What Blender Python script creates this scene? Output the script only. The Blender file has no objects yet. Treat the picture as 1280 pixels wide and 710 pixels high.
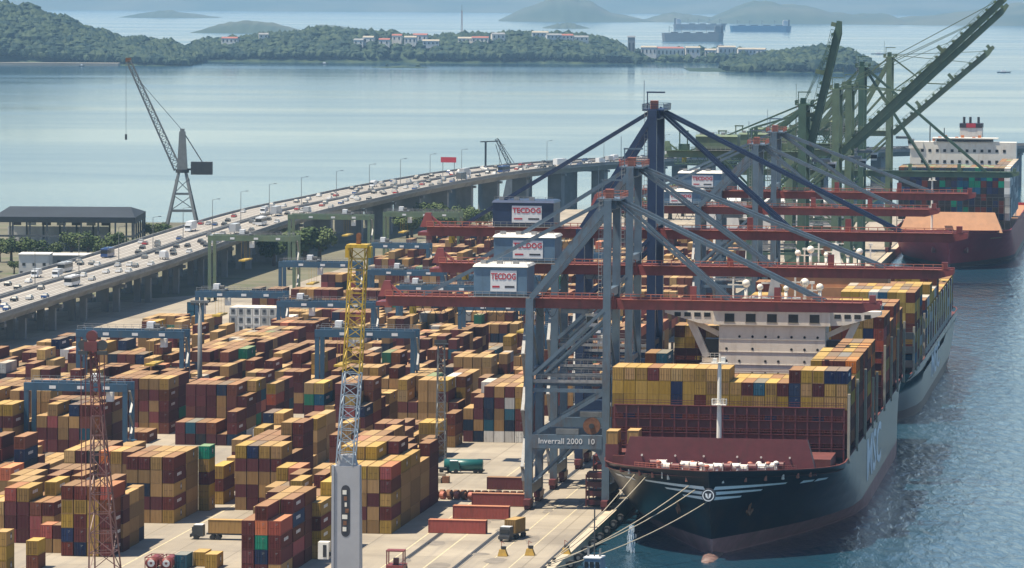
import bpy, bmesh, math, random
import numpy as np
from mathutils import Vector, Matrix
from mathutils.bvhtree import BVHTree
from mathutils import noise as mnoise
R = math.radians
S = bpy.context.scene
COL = S.collection
rnd = random.Random(7)

# ------------------------------------------------------------------ camera, sky, sun, exposure
AZ = R(8.0)                       # bearing of the quay
CAMZ = 116.0
PITCH, ROLL, FPX = math.atan(365 / 5800), R(0.35), 5800.0
fwd = Vector((0, math.cos(PITCH), -math.sin(PITCH)))
r0 = Vector((1, 0, 0)); u0_ = r0.cross(fwd)
right = r0 * math.cos(ROLL) + u0_ * math.sin(ROLL)
up = u0_ * math.cos(ROLL) - r0 * math.sin(ROLL)
camd = bpy.data.cameras.new('camera'); cam = bpy.data.objects.new('camera', camd); COL.objects.link(cam)
camd.sensor_width = 36.0; camd.lens = 36.0 * FPX / 1280.0
camd.clip_start = 5.0; camd.clip_end = 90000.0
mw = Matrix((right, up, -fwd)).transposed().to_4x4(); mw.translation = Vector((0, 0, CAMZ)); cam.matrix_world = mw
S.camera = cam

SUN_EL, SUN_AZ = R(69.0), R(256.0)      # compass bearing from +Y, clockwise
W = bpy.data.worlds.new('World'); S.world = W; W.use_nodes = True
nt = W.node_tree; bg = nt.nodes['Background']; sk = nt.nodes.new('ShaderNodeTexSky')
sk.sky_type = 'NISHITA'; sk.sun_disc = False; sk.sun_elevation = SUN_EL; sk.sun_rotation = SUN_AZ
sk.air_density = 1.0; sk.dust_density = 0.2; sk.ozone_density = 2.0; sk.altitude = 50
nt.links.new(sk.outputs[0], bg.inputs[0]); bg.inputs[1].default_value = 0.086
sund = bpy.data.lights.new('sun', 'SUN'); sund.energy = 5.0; sund.angle = R(0.5); sund.color = (1.0, 0.89, 0.71)
sun = bpy.data.objects.new('sun', sund); COL.objects.link(sun)
sdir = Vector((math.sin(SUN_AZ) * math.cos(SUN_EL), math.cos(SUN_AZ) * math.cos(SUN_EL), math.sin(SUN_EL)))
sun.rotation_euler = sdir.to_track_quat('Z', 'Y').to_euler()
S.view_settings.view_transform = 'Standard'; S.view_settings.look = 'None'
S.view_settings.exposure = 0.80; S.view_settings.gamma = 1.0
try:
    S.view_settings.use_curve_mapping = False
except Exception:
    pass
S.cycles.use_denoising = True
S.cycles.max_bounces = 5; S.cycles.volume_bounces = 1
S.cycles.caustics_reflective = False; S.cycles.caustics_refractive = False

# ------------------------------------------------------------------ helpers
SA, CA = math.sin(AZ), math.cos(AZ)
def W3(u, v, z=0.0): return Vector((u * SA + v * CA, u * CA - v * SA, z))

class MB:
    """collects shapes, then links them as ONE mesh object"""
    def __init__(s): s.v = []; s.f = []; s.m = []; s.c = []
    def face(s, pts, m=0, col=None):
        b = len(s.v); s.v += [tuple(p) for p in pts]; s.f.append(tuple(range(b, b + len(pts)))); s.m.append(m); s.c.append(col)
        return s
    def box(s, x0, x1, y0, y1, z0, z1, m=0, col=None):
        b = len(s.v)
        s.v += [(x0, y0, z0), (x1, y0, z0), (x1, y1, z0), (x0, y1, z0), (x0, y0, z1), (x1, y0, z1), (x1, y1, z1), (x0, y1, z1)]
        for q in ((0, 3, 2, 1), (4, 5, 6, 7), (0, 1, 5, 4), (1, 2, 6, 5), (2, 3, 7, 6), (3, 0, 4, 7)):
            s.f.append(tuple(b + i for i in q)); s.m.append(m); s.c.append(col)
        return s
    def frus(s, a, b2, m=0):
        """box between two rectangles a,b2 = (x0,x1,y0,y1,z)"""
        b = len(s.v)
        for (x0, x1, y0, y1, z) in (a, b2): s.v += [(x0, y0, z), (x1, y0, z), (x1, y1, z), (x0, y1, z)]
        for q in ((0, 3, 2, 1), (4, 5, 6, 7), (0, 1, 5, 4), (1, 2, 6, 5), (2, 3, 7, 6), (3, 0, 4, 7)):
            s.f.append(tuple(b + i for i in q)); s.m.append(m); s.c.append(None)
        return s
    def beam(s, p, q, w, h=None, m=0):
        h = h or w; p = Vector(p); q = Vector(q); d = (q - p)
        if d.length < 1e-6: return s
        d.normalize(); ref = Vector((0, 0, 1)) if abs(d.z) < 0.95 else Vector((0, 1, 0))
        a = d.cross(ref).normalized(); c = a.cross(d).normalized(); a *= w / 2; c *= h / 2; b = len(s.v)
        for e in (p, q): s.v += [tuple(e - a - c), tuple(e + a - c), tuple(e + a + c), tuple(e - a + c)]
        for k in ((0, 1, 2, 3), (7, 6, 5, 4), (0, 4, 5, 1), (1, 5, 6, 2), (2, 6, 7, 3), (3, 7, 4, 0)):
            s.f.append(tuple(b + i for i in k)); s.m.append(m); s.c.append(None)
        return s
    def cyl(s, p, q, r, r1=None, n=10, m=0, caps=True):
        r1 = r if r1 is None else r1; p = Vector(p); q = Vector(q); d = (q - p).normalized()
        ref = Vector((0, 0, 1)) if abs(d.z) < 0.95 else Vector((0, 1, 0))
        a = d.cross(ref).normalized(); c = a.cross(d).normalized(); b = len(s.v)
        for e, rr in ((p, r), (q, r1)):
            for i in range(n):
                t = 2 * math.pi * i / n; s.v.append(tuple(e + a * (rr * math.cos(t)) + c * (rr * math.sin(t))))
        for i in range(n):
            j = (i + 1) % n; s.f.append((b + i, b + j, b + n + j, b + n + i)); s.m.append(m); s.c.append(None)
        if caps:
            s.f.append(tuple(b + i for i in reversed(range(n)))); s.m.append(m); s.c.append(None)
            s.f.append(tuple(b + n + i for i in range(n))); s.m.append(m); s.c.append(None)
        return s
    def ball(s, c, r, m=0, n=8, sq=1.0):
        c = Vector(c); rings = 5; b = len(s.v)
        for i in range(rings + 1):
            ph = math.pi * i / rings
            for j in range(n):
                t = 2 * math.pi * j / n
                s.v.append((c.x + r * math.sin(ph) * math.cos(t), c.y + r * math.sin(ph) * math.sin(t), c.z + r * sq * math.cos(ph)))
        for i in range(rings):
            for j in range(n):
                k = (j + 1) % n; s.f.append((b + i * n + j, b + (i + 1) * n + j, b + (i + 1) * n + k, b + i * n + k)); s.m.append(m); s.c.append(None)
        return s
    def rail(s, pts, h=1.1, step=2.0, t=0.07, m=0):
        """hand rail along a polyline"""
        for a, b in zip(pts, pts[1:]):
            a = Vector(a); b = Vector(b); L = (b - a).length; n = max(1, int(L / step)); z = Vector((0, 0, h))
            s.beam(a + z, b + z, t, t, m); s.beam(a + z * .5, b + z * .5, t * .7, t * .7, m)
            for i in range(n + 1):
                p = a.lerp(b, i / n); s.beam(p, p + z, t, t, m)
        return s
    def lattice(s, p, q, w0, w1, n, t=0.2, tb=0.12, m=0, m2=None, split=2.0):
        """four-chord lattice boom from p to q"""
        p = Vector(p); q = Vector(q); d = (q - p).normalized()
        ref = Vector((0, 1, 0)) if abs(d.y) < 0.9 else Vector((1, 0, 0))
        a = d.cross(ref).normalized(); c = a.cross(d).normalized(); rings = []
        for i in range(n + 1):
            k = i / n; w = (w0 + (w1 - w0) * k) / 2; e = p.lerp(q, k)
            rings.append([e + a * w + c * w, e - a * w + c * w, e - a * w - c * w, e + a * w - c * w])
        for i in range(n):
            mm = m if (m2 is None or i / n < split) else m2
            for j in range(4):
                s.beam(rings[i][j], rings[i + 1][j], t, t, mm)
                s.beam(rings[i][j], rings[i + 1][(j + 1) % 4], tb, tb, mm) if (i + j) % 2 == 0 else s.beam(rings[i][(j + 1) % 4], rings[i + 1][j], tb, tb, mm)
                s.beam(rings[i + 1][j], rings[i + 1][(j + 1) % 4], tb, tb, mm)
        return s
    def mesh(s, name, mats):
        me = bpy.data.meshes.new(name); me.from_pydata(s.v, [], s.f)
        for k in (mats if isinstance(mats, (list, tuple)) else [mats]): me.materials.append(k)
        me.polygons.foreach_set('material_index', s.m)
        if any(c is not None for c in s.c):
            at = me.color_attributes.new('Col', 'FLOAT_COLOR', 'CORNER'); buf = []
            for f, c in zip(s.f, s.c): buf += (list(c) + [1.0] if c else [1, 1, 1, 1]) * len(f)
            at.data.foreach_set('color', buf)
        me.update(); return me
    def build(s, name, mats, parent=None, smooth=False):
        me = s.mesh(name, mats)
        if smooth: me.polygons.foreach_set('use_smooth', [True] * len(me.polygons))
        o = bpy.data.objects.new(name, me); COL.objects.link(o)
        if parent: o.parent = parent
        return o
def tag(o, label=None, cat=None, group=None, kind=None):
    if label: o['label'] = label
    if cat: o['category'] = cat
    if group: o['group'] = group
    if kind: o['kind'] = kind
    return o
def thing(name, label, cat, loc=(0, 0, 0), rz=0.0, group=None):
    o = bpy.data.objects.new(name, None); COL.objects.link(o); o.location = loc; o.rotation_euler = (0, 0, rz)
    o.empty_display_size = 2.0
    return tag(o, label, cat, group)
def port(name, label, cat, u, v, z=0.0, group=None, turn=0.0):
    return thing(name, label, cat, W3(u, v, z), -AZ + turn, group)
def put(o, u, v, z=0.0, turn=0.0):
    o.location = W3(u, v, z); o.rotation_euler = (0, 0, -AZ + turn); return o
def copy_tree(o, parent=None):
    c = o.copy(); COL.objects.link(c); c.parent = parent
    for ch in list(o.children): copy_tree(ch, c)
    return c
ORD = ['first', 'second', 'third', 'fourth', 'fifth', 'sixth', 'seventh', 'eighth', 'ninth', 'tenth', 'eleventh', 'twelfth', 'thirteenth', 'fourteenth', 'fifteenth', 'sixteenth', 'seventeenth', 'eighteenth', 'nineteenth', 'twentieth'] + ['twenty-' + w for w in ('first', 'second', 'third', 'fourth', 'fifth', 'sixth', 'seventh', 'eighth', 'ninth')] + ['thirtieth'] + ['thirty-' + w for w in ('first', 'second', 'third', 'fourth', 'fifth', 'sixth', 'seventh', 'eighth', 'ninth')] + ['fortieth']
def text_mesh(txt, size, bold=0.0):
    cu = bpy.data.curves.new('lettering', 'FONT'); cu.body = txt; cu.size = size; cu.align_x = 'CENTER'; cu.align_y = 'CENTER'
    cu.offset = bold; cu.extrude = 0.02; cu.resolution_u = 2
    o = bpy.data.objects.new('lettering', cu); COL.objects.link(o)
    dg = bpy.context.evaluated_depsgraph_get(); dg.update()
    me = bpy.data.meshes.new_from_object(o.evaluated_get(dg)); bpy.data.objects.remove(o); bpy.data.curves.remove(cu)
    return me
def lettering(txt, size, mat, parent, loc, rot=(math.pi / 2, 0, 0), sx=1.0, bold=0.0, name='lettering'):
    me = text_mesh(txt, size, bold); me.materials.clear(); me.materials.append(mat)
    o = bpy.data.objects.new(name, me); COL.objects.link(o); o.parent = parent; o.location = loc; o.rotation_euler = rot; o.scale = (sx, 1, 1)
    return o

# ------------------------------------------------------------------ materials
def new_mat(name):
    m = bpy.data.materials.new(name); m.use_nodes = True; n = m.node_tree.nodes; return m, n, m.node_tree.links, n['Principled BSDF']
def paint(name, col, rough=0.5, var=0.25, scale=0.6, metal=0.0, dirt=None, dirt_amt=0.35, spec=0.5, bump=0.0):
    """plain surface with mottled wear"""
    m, n, l, b = new_mat(name); b.inputs['Roughness'].default_value = rough; b.inputs['Metallic'].default_value = metal
    b.inputs['Specular IOR Level'].default_value = spec
    tc = n.new('ShaderNodeTexCoord'); nz = n.new('ShaderNodeTexNoise'); nz.inputs['Scale'].default_value = scale; nz.inputs['Detail'].default_value = 6
    nz.inputs['Roughness'].default_value = 0.65
    l.new(tc.outputs['Object'], nz.inputs['Vector'])
    rp = n.new('ShaderNodeValToRGB'); rp.color_ramp.elements[0].position = 0.3; rp.color_ramp.elements[1].position = 0.72
    d = dirt or tuple(c * (1 - var) for c in col)
    rp.color_ramp.elements[0].color = (*[c * (1 - var) for c in col], 1); rp.color_ramp.elements[1].color = (*[min(1, c * (1 + var * .5)) for c in col], 1)
    l.new(nz.outputs['Fac'], rp.inputs['Fac']); out = rp.outputs['Color']
    if dirt:
        n2 = n.new('ShaderNodeTexNoise'); n2.inputs['Scale'].default_value = scale * 2.7; n2.inputs['Detail'].default_value = 8
        mp = n.new('ShaderNodeMapping'); mp.inputs['Scale'].default_value = (1, 1, 0.25); l.new(tc.outputs['Object'], mp.inputs['Vector']); l.new(mp.outputs[0], n2.inputs['Vector'])
        r2 = n.new('ShaderNodeMapRange'); r2.inputs[1].default_value = 0.52; r2.inputs[2].default_value = 0.72; r2.inputs[4].default_value = dirt_amt
        l.new(n2.outputs['Fac'], r2.inputs[0]); mx = n.new('ShaderNodeMix'); mx.data_type = 'RGBA'
        l.new(r2.outputs[0], mx.inputs['Factor']); l.new(out, mx.inputs[6]); mx.inputs[7].default_value = (*d, 1); out = mx.outputs[2]
    l.new(out, b.inputs['Base Color'])
    if bump:
        bp = n.new('ShaderNodeBump'); bp.inputs['Strength'].default_value = bump; bp.inputs['Distance'].default_value = 0.1
        l.new(nz.outputs['Fac'], bp.inputs['Height']); l.new(bp.outputs[0], b.inputs['Normal'])
    return m
M = {}
M['crane_blue'] = paint('crane_blue', (.105, .165, .235), .45, .25, .25, dirt=(.10, .06, .04), dirt_amt=.6)
M['crane_blue_pale'] = paint('crane_blue_pale', (.095, .142, .19), .45, .25, .25, dirt=(.10, .06, .04), dirt_amt=.6)
M['crane_navy'] = paint('crane_navy', (.014, .032, .085), .4, .3, .25)
M['crane_red'] = paint('crane_red', (.21, .045, .042), .5, .3, .25, dirt=(.09, .03, .025), dirt_amt=.6)
M['crane_green'] = paint('crane_green', (.115, .165, .10), .5, .3, .2, dirt=(.18, .17, .08), dirt_amt=.45)
M['crane_green_dark'] = paint('crane_green_dark', (.055, .11, .075), .5, .3, .2, dirt=(.13, .13, .06), dirt_amt=.3)
M['house_blue'] = paint('house_blue', (.10, .175, .26), .5, .2, .3, dirt=(.06, .07, .08), dirt_amt=.3)
M['roof_white'] = paint('roof_white', (.62, .60, .56), .6, .2, .4)
M['sign_white'] = paint('sign_white', (.68, .69, .70), .5, .08, .5)
M['sign_red'] = paint('sign_red', (.42, .03, .05), .5, .1, .5)
M['sign_dark'] = paint('sign_dark', (.03, .03, .04), .5, .1, .5)
M['salmon'] = paint('salmon', (.42, .14, .09), .6, .3, .5)
M['rail_grey'] = paint('rail_grey', (.30, .30, .30), .5, .3, 1.0)
M['yellow'] = paint('yellow', (.50, .33, .03), .5, .2, .6, dirt=(.12, .08, .03), dirt_amt=.4)
M['wheel_dark'] = paint('wheel_dark', (.02, .02, .022), .8, .2, 1.0)
M['maroon'] = paint('maroon', (.125, .026, .028), .5, .25, .5, dirt=(.07, .03, .025), dirt_amt=.4)
M['white_paint'] = paint('white_paint', (.72, .69, .62), .5, .12, .3, dirt=(.42, .33, .24), dirt_amt=.35)
M['cream'] = paint('cream', (.74, .67, .58), .5, .10, .25, dirt=(.36, .26, .18), dirt_amt=.3)
M['tan'] = paint('tan', (.38, .185, .085), .6, .2, .3)
M['beige'] = paint('beige', (.34, .30, .23), .6, .2, .5)
M['glass'] = paint('glass', (.018, .022, .028), .15, .1, 1.0)
M['steel_dark'] = paint('steel_dark', (.04, .042, .046), .55, .3, .6)
M['steel'] = paint('steel', (.16, .17, .175), .5, .25, .5)
M['tower_grey'] = paint('tower_grey', (.34, .345, .37), .5, .12, .2)
M['hull_black'] = paint('hull_black', (.004, .010, .018), .3, .3, .08, spec=.22, dirt=(.06, .032, .022), dirt_amt=.45)
M['hull_navy'] = paint('hull_navy', (.010, .035, .05), .3, .3, .08, spec=.25)
M['hull_red'] = paint('hull_red', (.30, .03, .04), .5, .25, .1, spec=.2)
M['boot'] = paint('boot', (.33, .16, .15), .6, .35, .25, dirt=(.16, .13, .10), dirt_amt=.45)
M['bulb'] = paint('bulb', (.15, .085, .075), .6, .4, .5, dirt=(.22, .17, .12), dirt_amt=.5)
M['boot_dark'] = paint('boot_dark', (.05, .022, .025), .5, .3, .2)
M['emblem_white'] = paint('emblem_white', (.82, .83, .84), .7, .12, .6)
M['deck_red'] = paint('deck_red', (.13, .035, .03), .7, .3, .4)
M['rope'] = paint('rope', (.40, .35, .26), .9, .2, 2.0)
M['concrete'] = paint('concrete', (.27, .265, .25), .85, .3, .06, dirt=(.12, .115, .11), dirt_amt=.5)
M['coping'] = paint('coping', (.46, .39, .29), .85, .25, .2)
M['hook_yellow'] = paint('hook_yellow', (.36, .22, .03), .6, .3, .8)
M['pier'] = paint('pier', (.22, .225, .225), .85, .3, .08, dirt=(.10, .10, .10), dirt_amt=.5)
M['asphalt'] = paint('asphalt', (.30, .275, .245), .85, .2, .03)
M['shed_roof'] = paint('shed_roof', (.02, .027, .036), .7, .35, .05)
M['shed_steel'] = paint('shed_steel', (.08, .09, .10), .7, .3, .1)
M['wall_white'] = paint('wall_white', (.60, .59, .57), .8, .2, .1, dirt=(.30, .28, .26), dirt_amt=.4)
M['brick_red'] = paint('brick_red', (.30, .10, .07), .8, .25, .1)
M['red_mast'] = paint('red_mast', (.13, .026, .028), .5, .3, .4)
M['mast_pale'] = paint('mast_pale', (.155, .07, .062), .5, .3, .4)
M['lattice_pale'] = paint('lattice_pale', (.30, .37, .44), .5, .2, .4)
M['teal'] = paint('teal', (.01, .10, .10), .4, .2, .5)
M['bark'] = paint('bark', (.10, .07, .05), .9, .3, 1.0)
M['rust'] = paint('rust', (.20, .085, .04), .8, .4, 1.5)
M['blue_box'] = paint('blue_box', (.02, .13, .25), .5, .2, .5)
M['orange'] = paint('orange', (.45, .13, .03), .5, .2, .5)
M['foam'] = paint('foam', (.75, .80, .84), .6, .1, 2.0)

def foliage(name, c0, c1, scale):
    m, n, l, b = new_mat(name); b.inputs['Roughness'].default_value = .75; b.inputs['Specular IOR Level'].default_value = .2
    tc = n.new('ShaderNodeTexCoord'); nz = n.new('ShaderNodeTexNoise'); nz.inputs['Scale'].default_value = scale; nz.inputs['Detail'].default_value = 3
    l.new(tc.outputs['Object'], nz.inputs['Vector']); rp = n.new('ShaderNodeValToRGB'); rp.color_ramp.elements[0].position = .38; rp.color_ramp.elements[1].position = .62
    rp.color_ramp.elements[0].color = (*c0, 1); rp.color_ramp.elements[1].color = (*c1, 1); l.new(nz.outputs['Fac'], rp.inputs['Fac']); l.new(rp.outputs[0], b.inputs['Base Color']); return m
M['leaf'] = foliage('leaf', (.03, .055, .018), (.085, .12, .04), .35)
M['leaf2'] = foliage('leaf2', (.045, .07, .02), (.10, .13, .05), .35)
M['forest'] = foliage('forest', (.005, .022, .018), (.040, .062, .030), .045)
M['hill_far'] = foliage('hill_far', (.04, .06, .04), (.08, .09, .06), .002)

def container_paint():
    m, n, l, b = new_mat('container_paint'); b.inputs['Roughness'].default_value = .85; b.inputs['Specular IOR Level'].default_value = .12
    at = n.new('ShaderNodeAttribute'); at.attribute_name = 'Col'; oi = n.new('ShaderNodeObjectInfo'); tc = n.new('ShaderNodeTexCoord')
    hs = n.new('ShaderNodeHueSaturation'); l.new(at.outputs['Color'], hs.inputs['Color'])
    fr_ = n.new('ShaderNodeMath'); fr_.operation = 'MULTIPLY'; fr_.inputs[1].default_value = 37.7; l.new(oi.outputs['Random'], fr_.inputs[0]); f2 = n.new('ShaderNodeMath'); f2.operation = 'FRACT'; l.new(fr_.outputs[0], f2.inputs[0])
    sm = n.new('ShaderNodeMapRange'); sm.inputs[3].default_value = .84; sm.inputs[4].default_value = 1.06; l.new(f2.outputs[0], sm.inputs[0]); l.new(sm.outputs[0], hs.inputs['Saturation']); hm = n.new('ShaderNodeMapRange'); hm.inputs[3].default_value = .488; hm.inputs[4].default_value = .514; l.new(f2.outputs[0], hm.inputs[0]); l.new(hm.outputs[0], hs.inputs['Hue'])
    mr = n.new('ShaderNodeMapRange'); mr.inputs[3].default_value = .66; mr.inputs[4].default_value = 1.25; l.new(oi.outputs['Random'], mr.inputs[0]); l.new(mr.outputs[0], hs.inputs['Value'])
    mp = n.new('ShaderNodeMapping'); mp.inputs['Scale'].default_value = (1.6, 1.6, .3); geo = n.new('ShaderNodeNewGeometry'); l.new(geo.outputs['Position'], mp.inputs['Vector'])
    nz = n.new('ShaderNodeTexNoise'); nz.inputs['Scale'].default_value = 1.0; nz.inputs['Detail'].default_value = 7; nz.inputs['Roughness'].default_value = .7; l.new(mp.outputs[0], nz.inputs['Vector'])
    r2 = n.new('ShaderNodeMapRange'); r2.inputs[1].default_value = .5; r2.inputs[2].default_value = .8; r2.inputs[4].default_value = .55; l.new(nz.outputs['Fac'], r2.inputs[0])
    mx = n.new('ShaderNodeMix'); mx.data_type = 'RGBA'; l.new(r2.outputs[0], mx.inputs['Factor']); l.new(hs.outputs[0], mx.inputs[6]); mx.inputs[7].default_value = (.09, .05, .03, 1)
    # roof dust and fading, with extra sunlit brightness put into the up-facing colour
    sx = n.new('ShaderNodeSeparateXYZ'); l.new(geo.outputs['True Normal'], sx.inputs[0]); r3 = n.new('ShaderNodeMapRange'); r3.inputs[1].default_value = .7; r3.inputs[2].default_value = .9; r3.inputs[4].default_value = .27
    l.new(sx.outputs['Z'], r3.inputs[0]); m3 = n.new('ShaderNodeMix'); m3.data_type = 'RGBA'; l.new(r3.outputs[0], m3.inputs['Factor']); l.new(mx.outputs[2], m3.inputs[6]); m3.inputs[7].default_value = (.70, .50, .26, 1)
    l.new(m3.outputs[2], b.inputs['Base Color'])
    wv = n.new('ShaderNodeTexWave'); wv.wave_type = 'BANDS'; wv.bands_direction = 'DIAGONAL'; wv.inputs['Scale'].default_value = .9; wv.inputs['Distortion'].default_value = 0
    m4 = n.new('ShaderNodeMapping'); m4.inputs['Scale'].default_value = (1, 1, 0); l.new(tc.outputs['Object'], m4.inputs['Vector']); l.new(m4.outputs[0], wv.inputs['Vector'])
    bp = n.new('ShaderNodeBump'); bp.inputs['Strength'].default_value = .35; bp.inputs['Distance'].default_value = .05; l.new(wv.outputs['Fac'], bp.inputs['Height']); l.new(bp.outputs[0], b.inputs['Normal'])
    return m
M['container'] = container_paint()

def sea_mat():
    m, n, l, b = new_mat('sea_water'); tc = n.new('ShaderNodeTexCoord')
    b.inputs['Base Color'].default_value = (.010, .045, .075, 1); b.inputs['IOR'].default_value = 1.333
    # slicks and ruffled patches drawn out across the wind
    mp = n.new('ShaderNodeMapping'); mp.inputs['Scale'].default_value = (.0006, .0022, 1); l.new(tc.outputs['Object'], mp.inputs['Vector'])
    a = n.new('ShaderNodeTexNoise'); a.inputs['Scale'].default_value = 1.0; a.inputs['Detail'].default_value = 6; a.inputs['Roughness'].default_value = .6; a.inputs['Distortion'].default_value = .6; l.new(mp.outputs[0], a.inputs['Vector'])
    rr = n.new('ShaderNodeMapRange'); rr.inputs[1].default_value = .40; rr.inputs[2].default_value = .64; rr.inputs[3].default_value = .09; rr.inputs[4].default_value = .16; l.new(a.outputs['Fac'], rr.inputs[0]); l.new(rr.outputs[0], b.inputs['Roughness'])
    # wavelets
    m1 = n.new('ShaderNodeMapping'); m1.inputs['Scale'].default_value = (.40, .10, 1); m1.inputs['Rotation'].default_value = (0, 0, .25); l.new(tc.outputs['Object'], m1.inputs['Vector'])
    w1 = n.new('ShaderNodeTexNoise'); w1.inputs['Scale'].default_value = 1.0; w1.inputs['Detail'].default_value = 5; w1.inputs['Roughness'].default_value = .62; w1.inputs['Distortion'].default_value = .5; l.new(m1.outputs[0], w1.inputs['Vector'])
    m2 = n.new('ShaderNodeMapping'); m2.inputs['Scale'].default_value = (.09, .022, 1); l.new(tc.outputs['Object'], m2.inputs['Vector'])
    w2 = n.new('ShaderNodeTexNoise'); w2.inputs['Scale'].default_value = 1.0; w2.inputs['Detail'].default_value = 3; l.new(m2.outputs[0], w2.inputs['Vector'])
    ad = n.new('ShaderNodeMath'); ad.operation = 'MULTIPLY_ADD'; l.new(w2.outputs['Fac'], ad.inputs[0]); ad.inputs[1].default_value = 1.2; l.new(w1.outputs['Fac'], ad.inputs[2])
    rs0 = n.new('ShaderNodeMapRange'); rs0.inputs[1].default_value = .35; rs0.inputs[2].default_value = .65; rs0.inputs[3].default_value = .45; rs0.inputs[4].default_value = .9; l.new(a.outputs['Fac'], rs0.inputs[0])
    sy = n.new('ShaderNodeSeparateXYZ'); l.new(tc.outputs['Object'], sy.inputs[0]); fo = n.new('ShaderNodeMapRange'); fo.interpolation_type = 'SMOOTHSTEP'; fo.inputs[1].default_value = 1200; fo.inputs[2].default_value = 3600; fo.inputs[3].default_value = 1.0; fo.inputs[4].default_value = .09; l.new(sy.outputs['Y'], fo.inputs[0])
    rs = n.new('ShaderNodeMath'); rs.operation = 'MULTIPLY'; l.new(rs0.outputs[0], rs.inputs[0]); l.new(fo.outputs[0], rs.inputs[1])
    bp = n.new('ShaderNodeBump'); bp.inputs['Distance'].default_value = .75; l.new(rs.outputs[0], bp.inputs['Strength']); l.new(ad.outputs[0], bp.inputs['Height']); l.new(bp.outputs[0], b.inputs['Normal'])
    return m
def pavement_mat():
    m, n, l, b = new_mat('yard_pavement'); tc = n.new('ShaderNodeTexCoord'); b.inputs['Roughness'].default_value = .9
    n1 = n.new('ShaderNodeTexNoise'); n1.inputs['Scale'].default_value = .045; n1.inputs['Detail'].default_value = 8; n1.inputs['Roughness'].default_value = .6; l.new(tc.outputs['Object'], n1.inputs['Vector'])
    rp = n.new('ShaderNodeValToRGB'); e = rp.color_ramp.elements; e[0].position = .3; e[1].position = .7; e[0].color = (.23, .198, .155, 1); e[1].color = (.38, .33, .255, 1); l.new(n1.outputs['Fac'], rp.inputs['Fac'])
    # cast slabs, each its own shade, dark joints
    br = n.new('ShaderNodeTexBrick'); br.offset = 0.0; br.inputs['Scale'].default_value = 1.0; br.inputs['Brick Width'].default_value = 12; br.inputs['Row Height'].default_value = 26; br.inputs['Mortar Size'].default_value = .16
    br.inputs['Color1'].default_value = (1, 1, 1, 1); br.inputs['Color2'].default_value = (.80, .80, .81, 1); br.inputs['Mortar'].default_value = (.66, .65, .64, 1); l.new(tc.outputs['Object'], br.inputs['Vector'])
    mx = n.new('ShaderNodeMix'); mx.data_type = 'RGBA'; mx.blend_type = 'MULTIPLY'; mx.inputs['Factor'].default_value = 1; l.new(rp.outputs[0], mx.inputs[6]); l.new(br.outputs['Color'], mx.inputs[7])
    # tyre grime drawn along the lanes
    mp = n.new('ShaderNodeMapping'); mp.inputs['Scale'].default_value = (.5, .018, 1); l.new(tc.outputs['Object'], mp.inputs['Vector']); n2 = n.new('ShaderNodeTexNoise'); n2.inputs['Scale'].default_value = 1; n2.inputs['Detail'].default_value = 5; l.new(mp.outputs[0], n2.inputs['Vector'])
    r2 = n.new('ShaderNodeMapRange'); r2.inputs[1].default_value = .52; r2.inputs[2].default_value = .75; r2.inputs[4].default_value = .5; l.new(n2.outputs['Fac'], r2.inputs[0])
    m2 = n.new('ShaderNodeMix'); m2.data_type = 'RGBA'; l.new(r2.outputs[0], m2.inputs['Factor']); l.new(mx.outputs[2], m2.inputs[6]); m2.inputs[7].default_value = (.17, .155, .14, 1); l.new(m2.outputs[2], b.inputs['Base Color'])
    return m
M['sea'] = sea_mat(); M['pavement'] = pavement_mat()
M['line_paint'] = paint('line_paint', (.55, .47, .30), .8, .35, .5)
M['stain'] = paint('stain', (.20, .175, .145), .85, .3, .3)
M['ground'] = paint('ground', (.14, .13, .085), .95, .45, .02, dirt=(.06, .085, .03), dirt_amt=.8)
M['shore'] = paint('shore', (.30, .27, .22), .9, .3, .01)

# ------------------------------------------------------------------ the setting: sea, land, quay
o = MB().face([(-30000, -3000, 0), (30000, -3000, 0), (30000, 60000, 0), (-30000, 60000, 0)]).build('sea', M['sea']); tag(o, kind='structure')
def slab(name, pts, z, mat, thick=8.0):
    mb = MB(); n = len(pts); mb.face([(p[0], p[1], z) for p in pts])
    for i in range(n):
        a, b = pts[i], pts[(i + 1) % n]; mb.face([(a[0], a[1], z - thick), (b[0], b[1], z - thick), (b[0], b[1], z), (a[0], a[1], z)])
    o = mb.build(name, mat); return tag(o, kind='structure')
P2 = lambda u, v: (W3(u, v).x, W3(u, v).y)
QE = -117.5
q0 = P2(500, QE - .6); q1 = P2(2420, QE - .6)
land = [(-1800, 400), (q0[0], q0[1]), q1, (150, 2480), (40, 2420), (-60, 2330), (-140, 2260), (-1800, 2200)]
slab('ground', land, 2.9, M['ground'])
pv = MB().face([(0, 0, 0), (330, 0, 0), (330, 1980, 0), (116, 1980, 0), (116, 1300, 0), (0, 1120, 0)])
o = pv.build('pavement', M['pavement']); put(o, 420, QE - .6 - 330, 2.96); tag(o, kind='structure')
# quay coping, wall, fenders, crane rails
o = MB().box(0, 2.2, 0, 1920, -9, .18).build('quay_edge', M['coping']); put(o, 500, QE - 2.2, 3.0); tag(o, kind='structure')
for vv, nm in ((-137.0, 'crane_rail'), (-120.0, 'crane_rail'), (-148.7, 'crane_rail')):
    o = MB().box(-.55, .55, 0, 1500, 0, .012).box(-.09, .09, 0, 1500, .012, .09).build(nm, M['steel_dark']); put(o, 700, vv, 2.972); tag(o, kind='structure')

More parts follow.
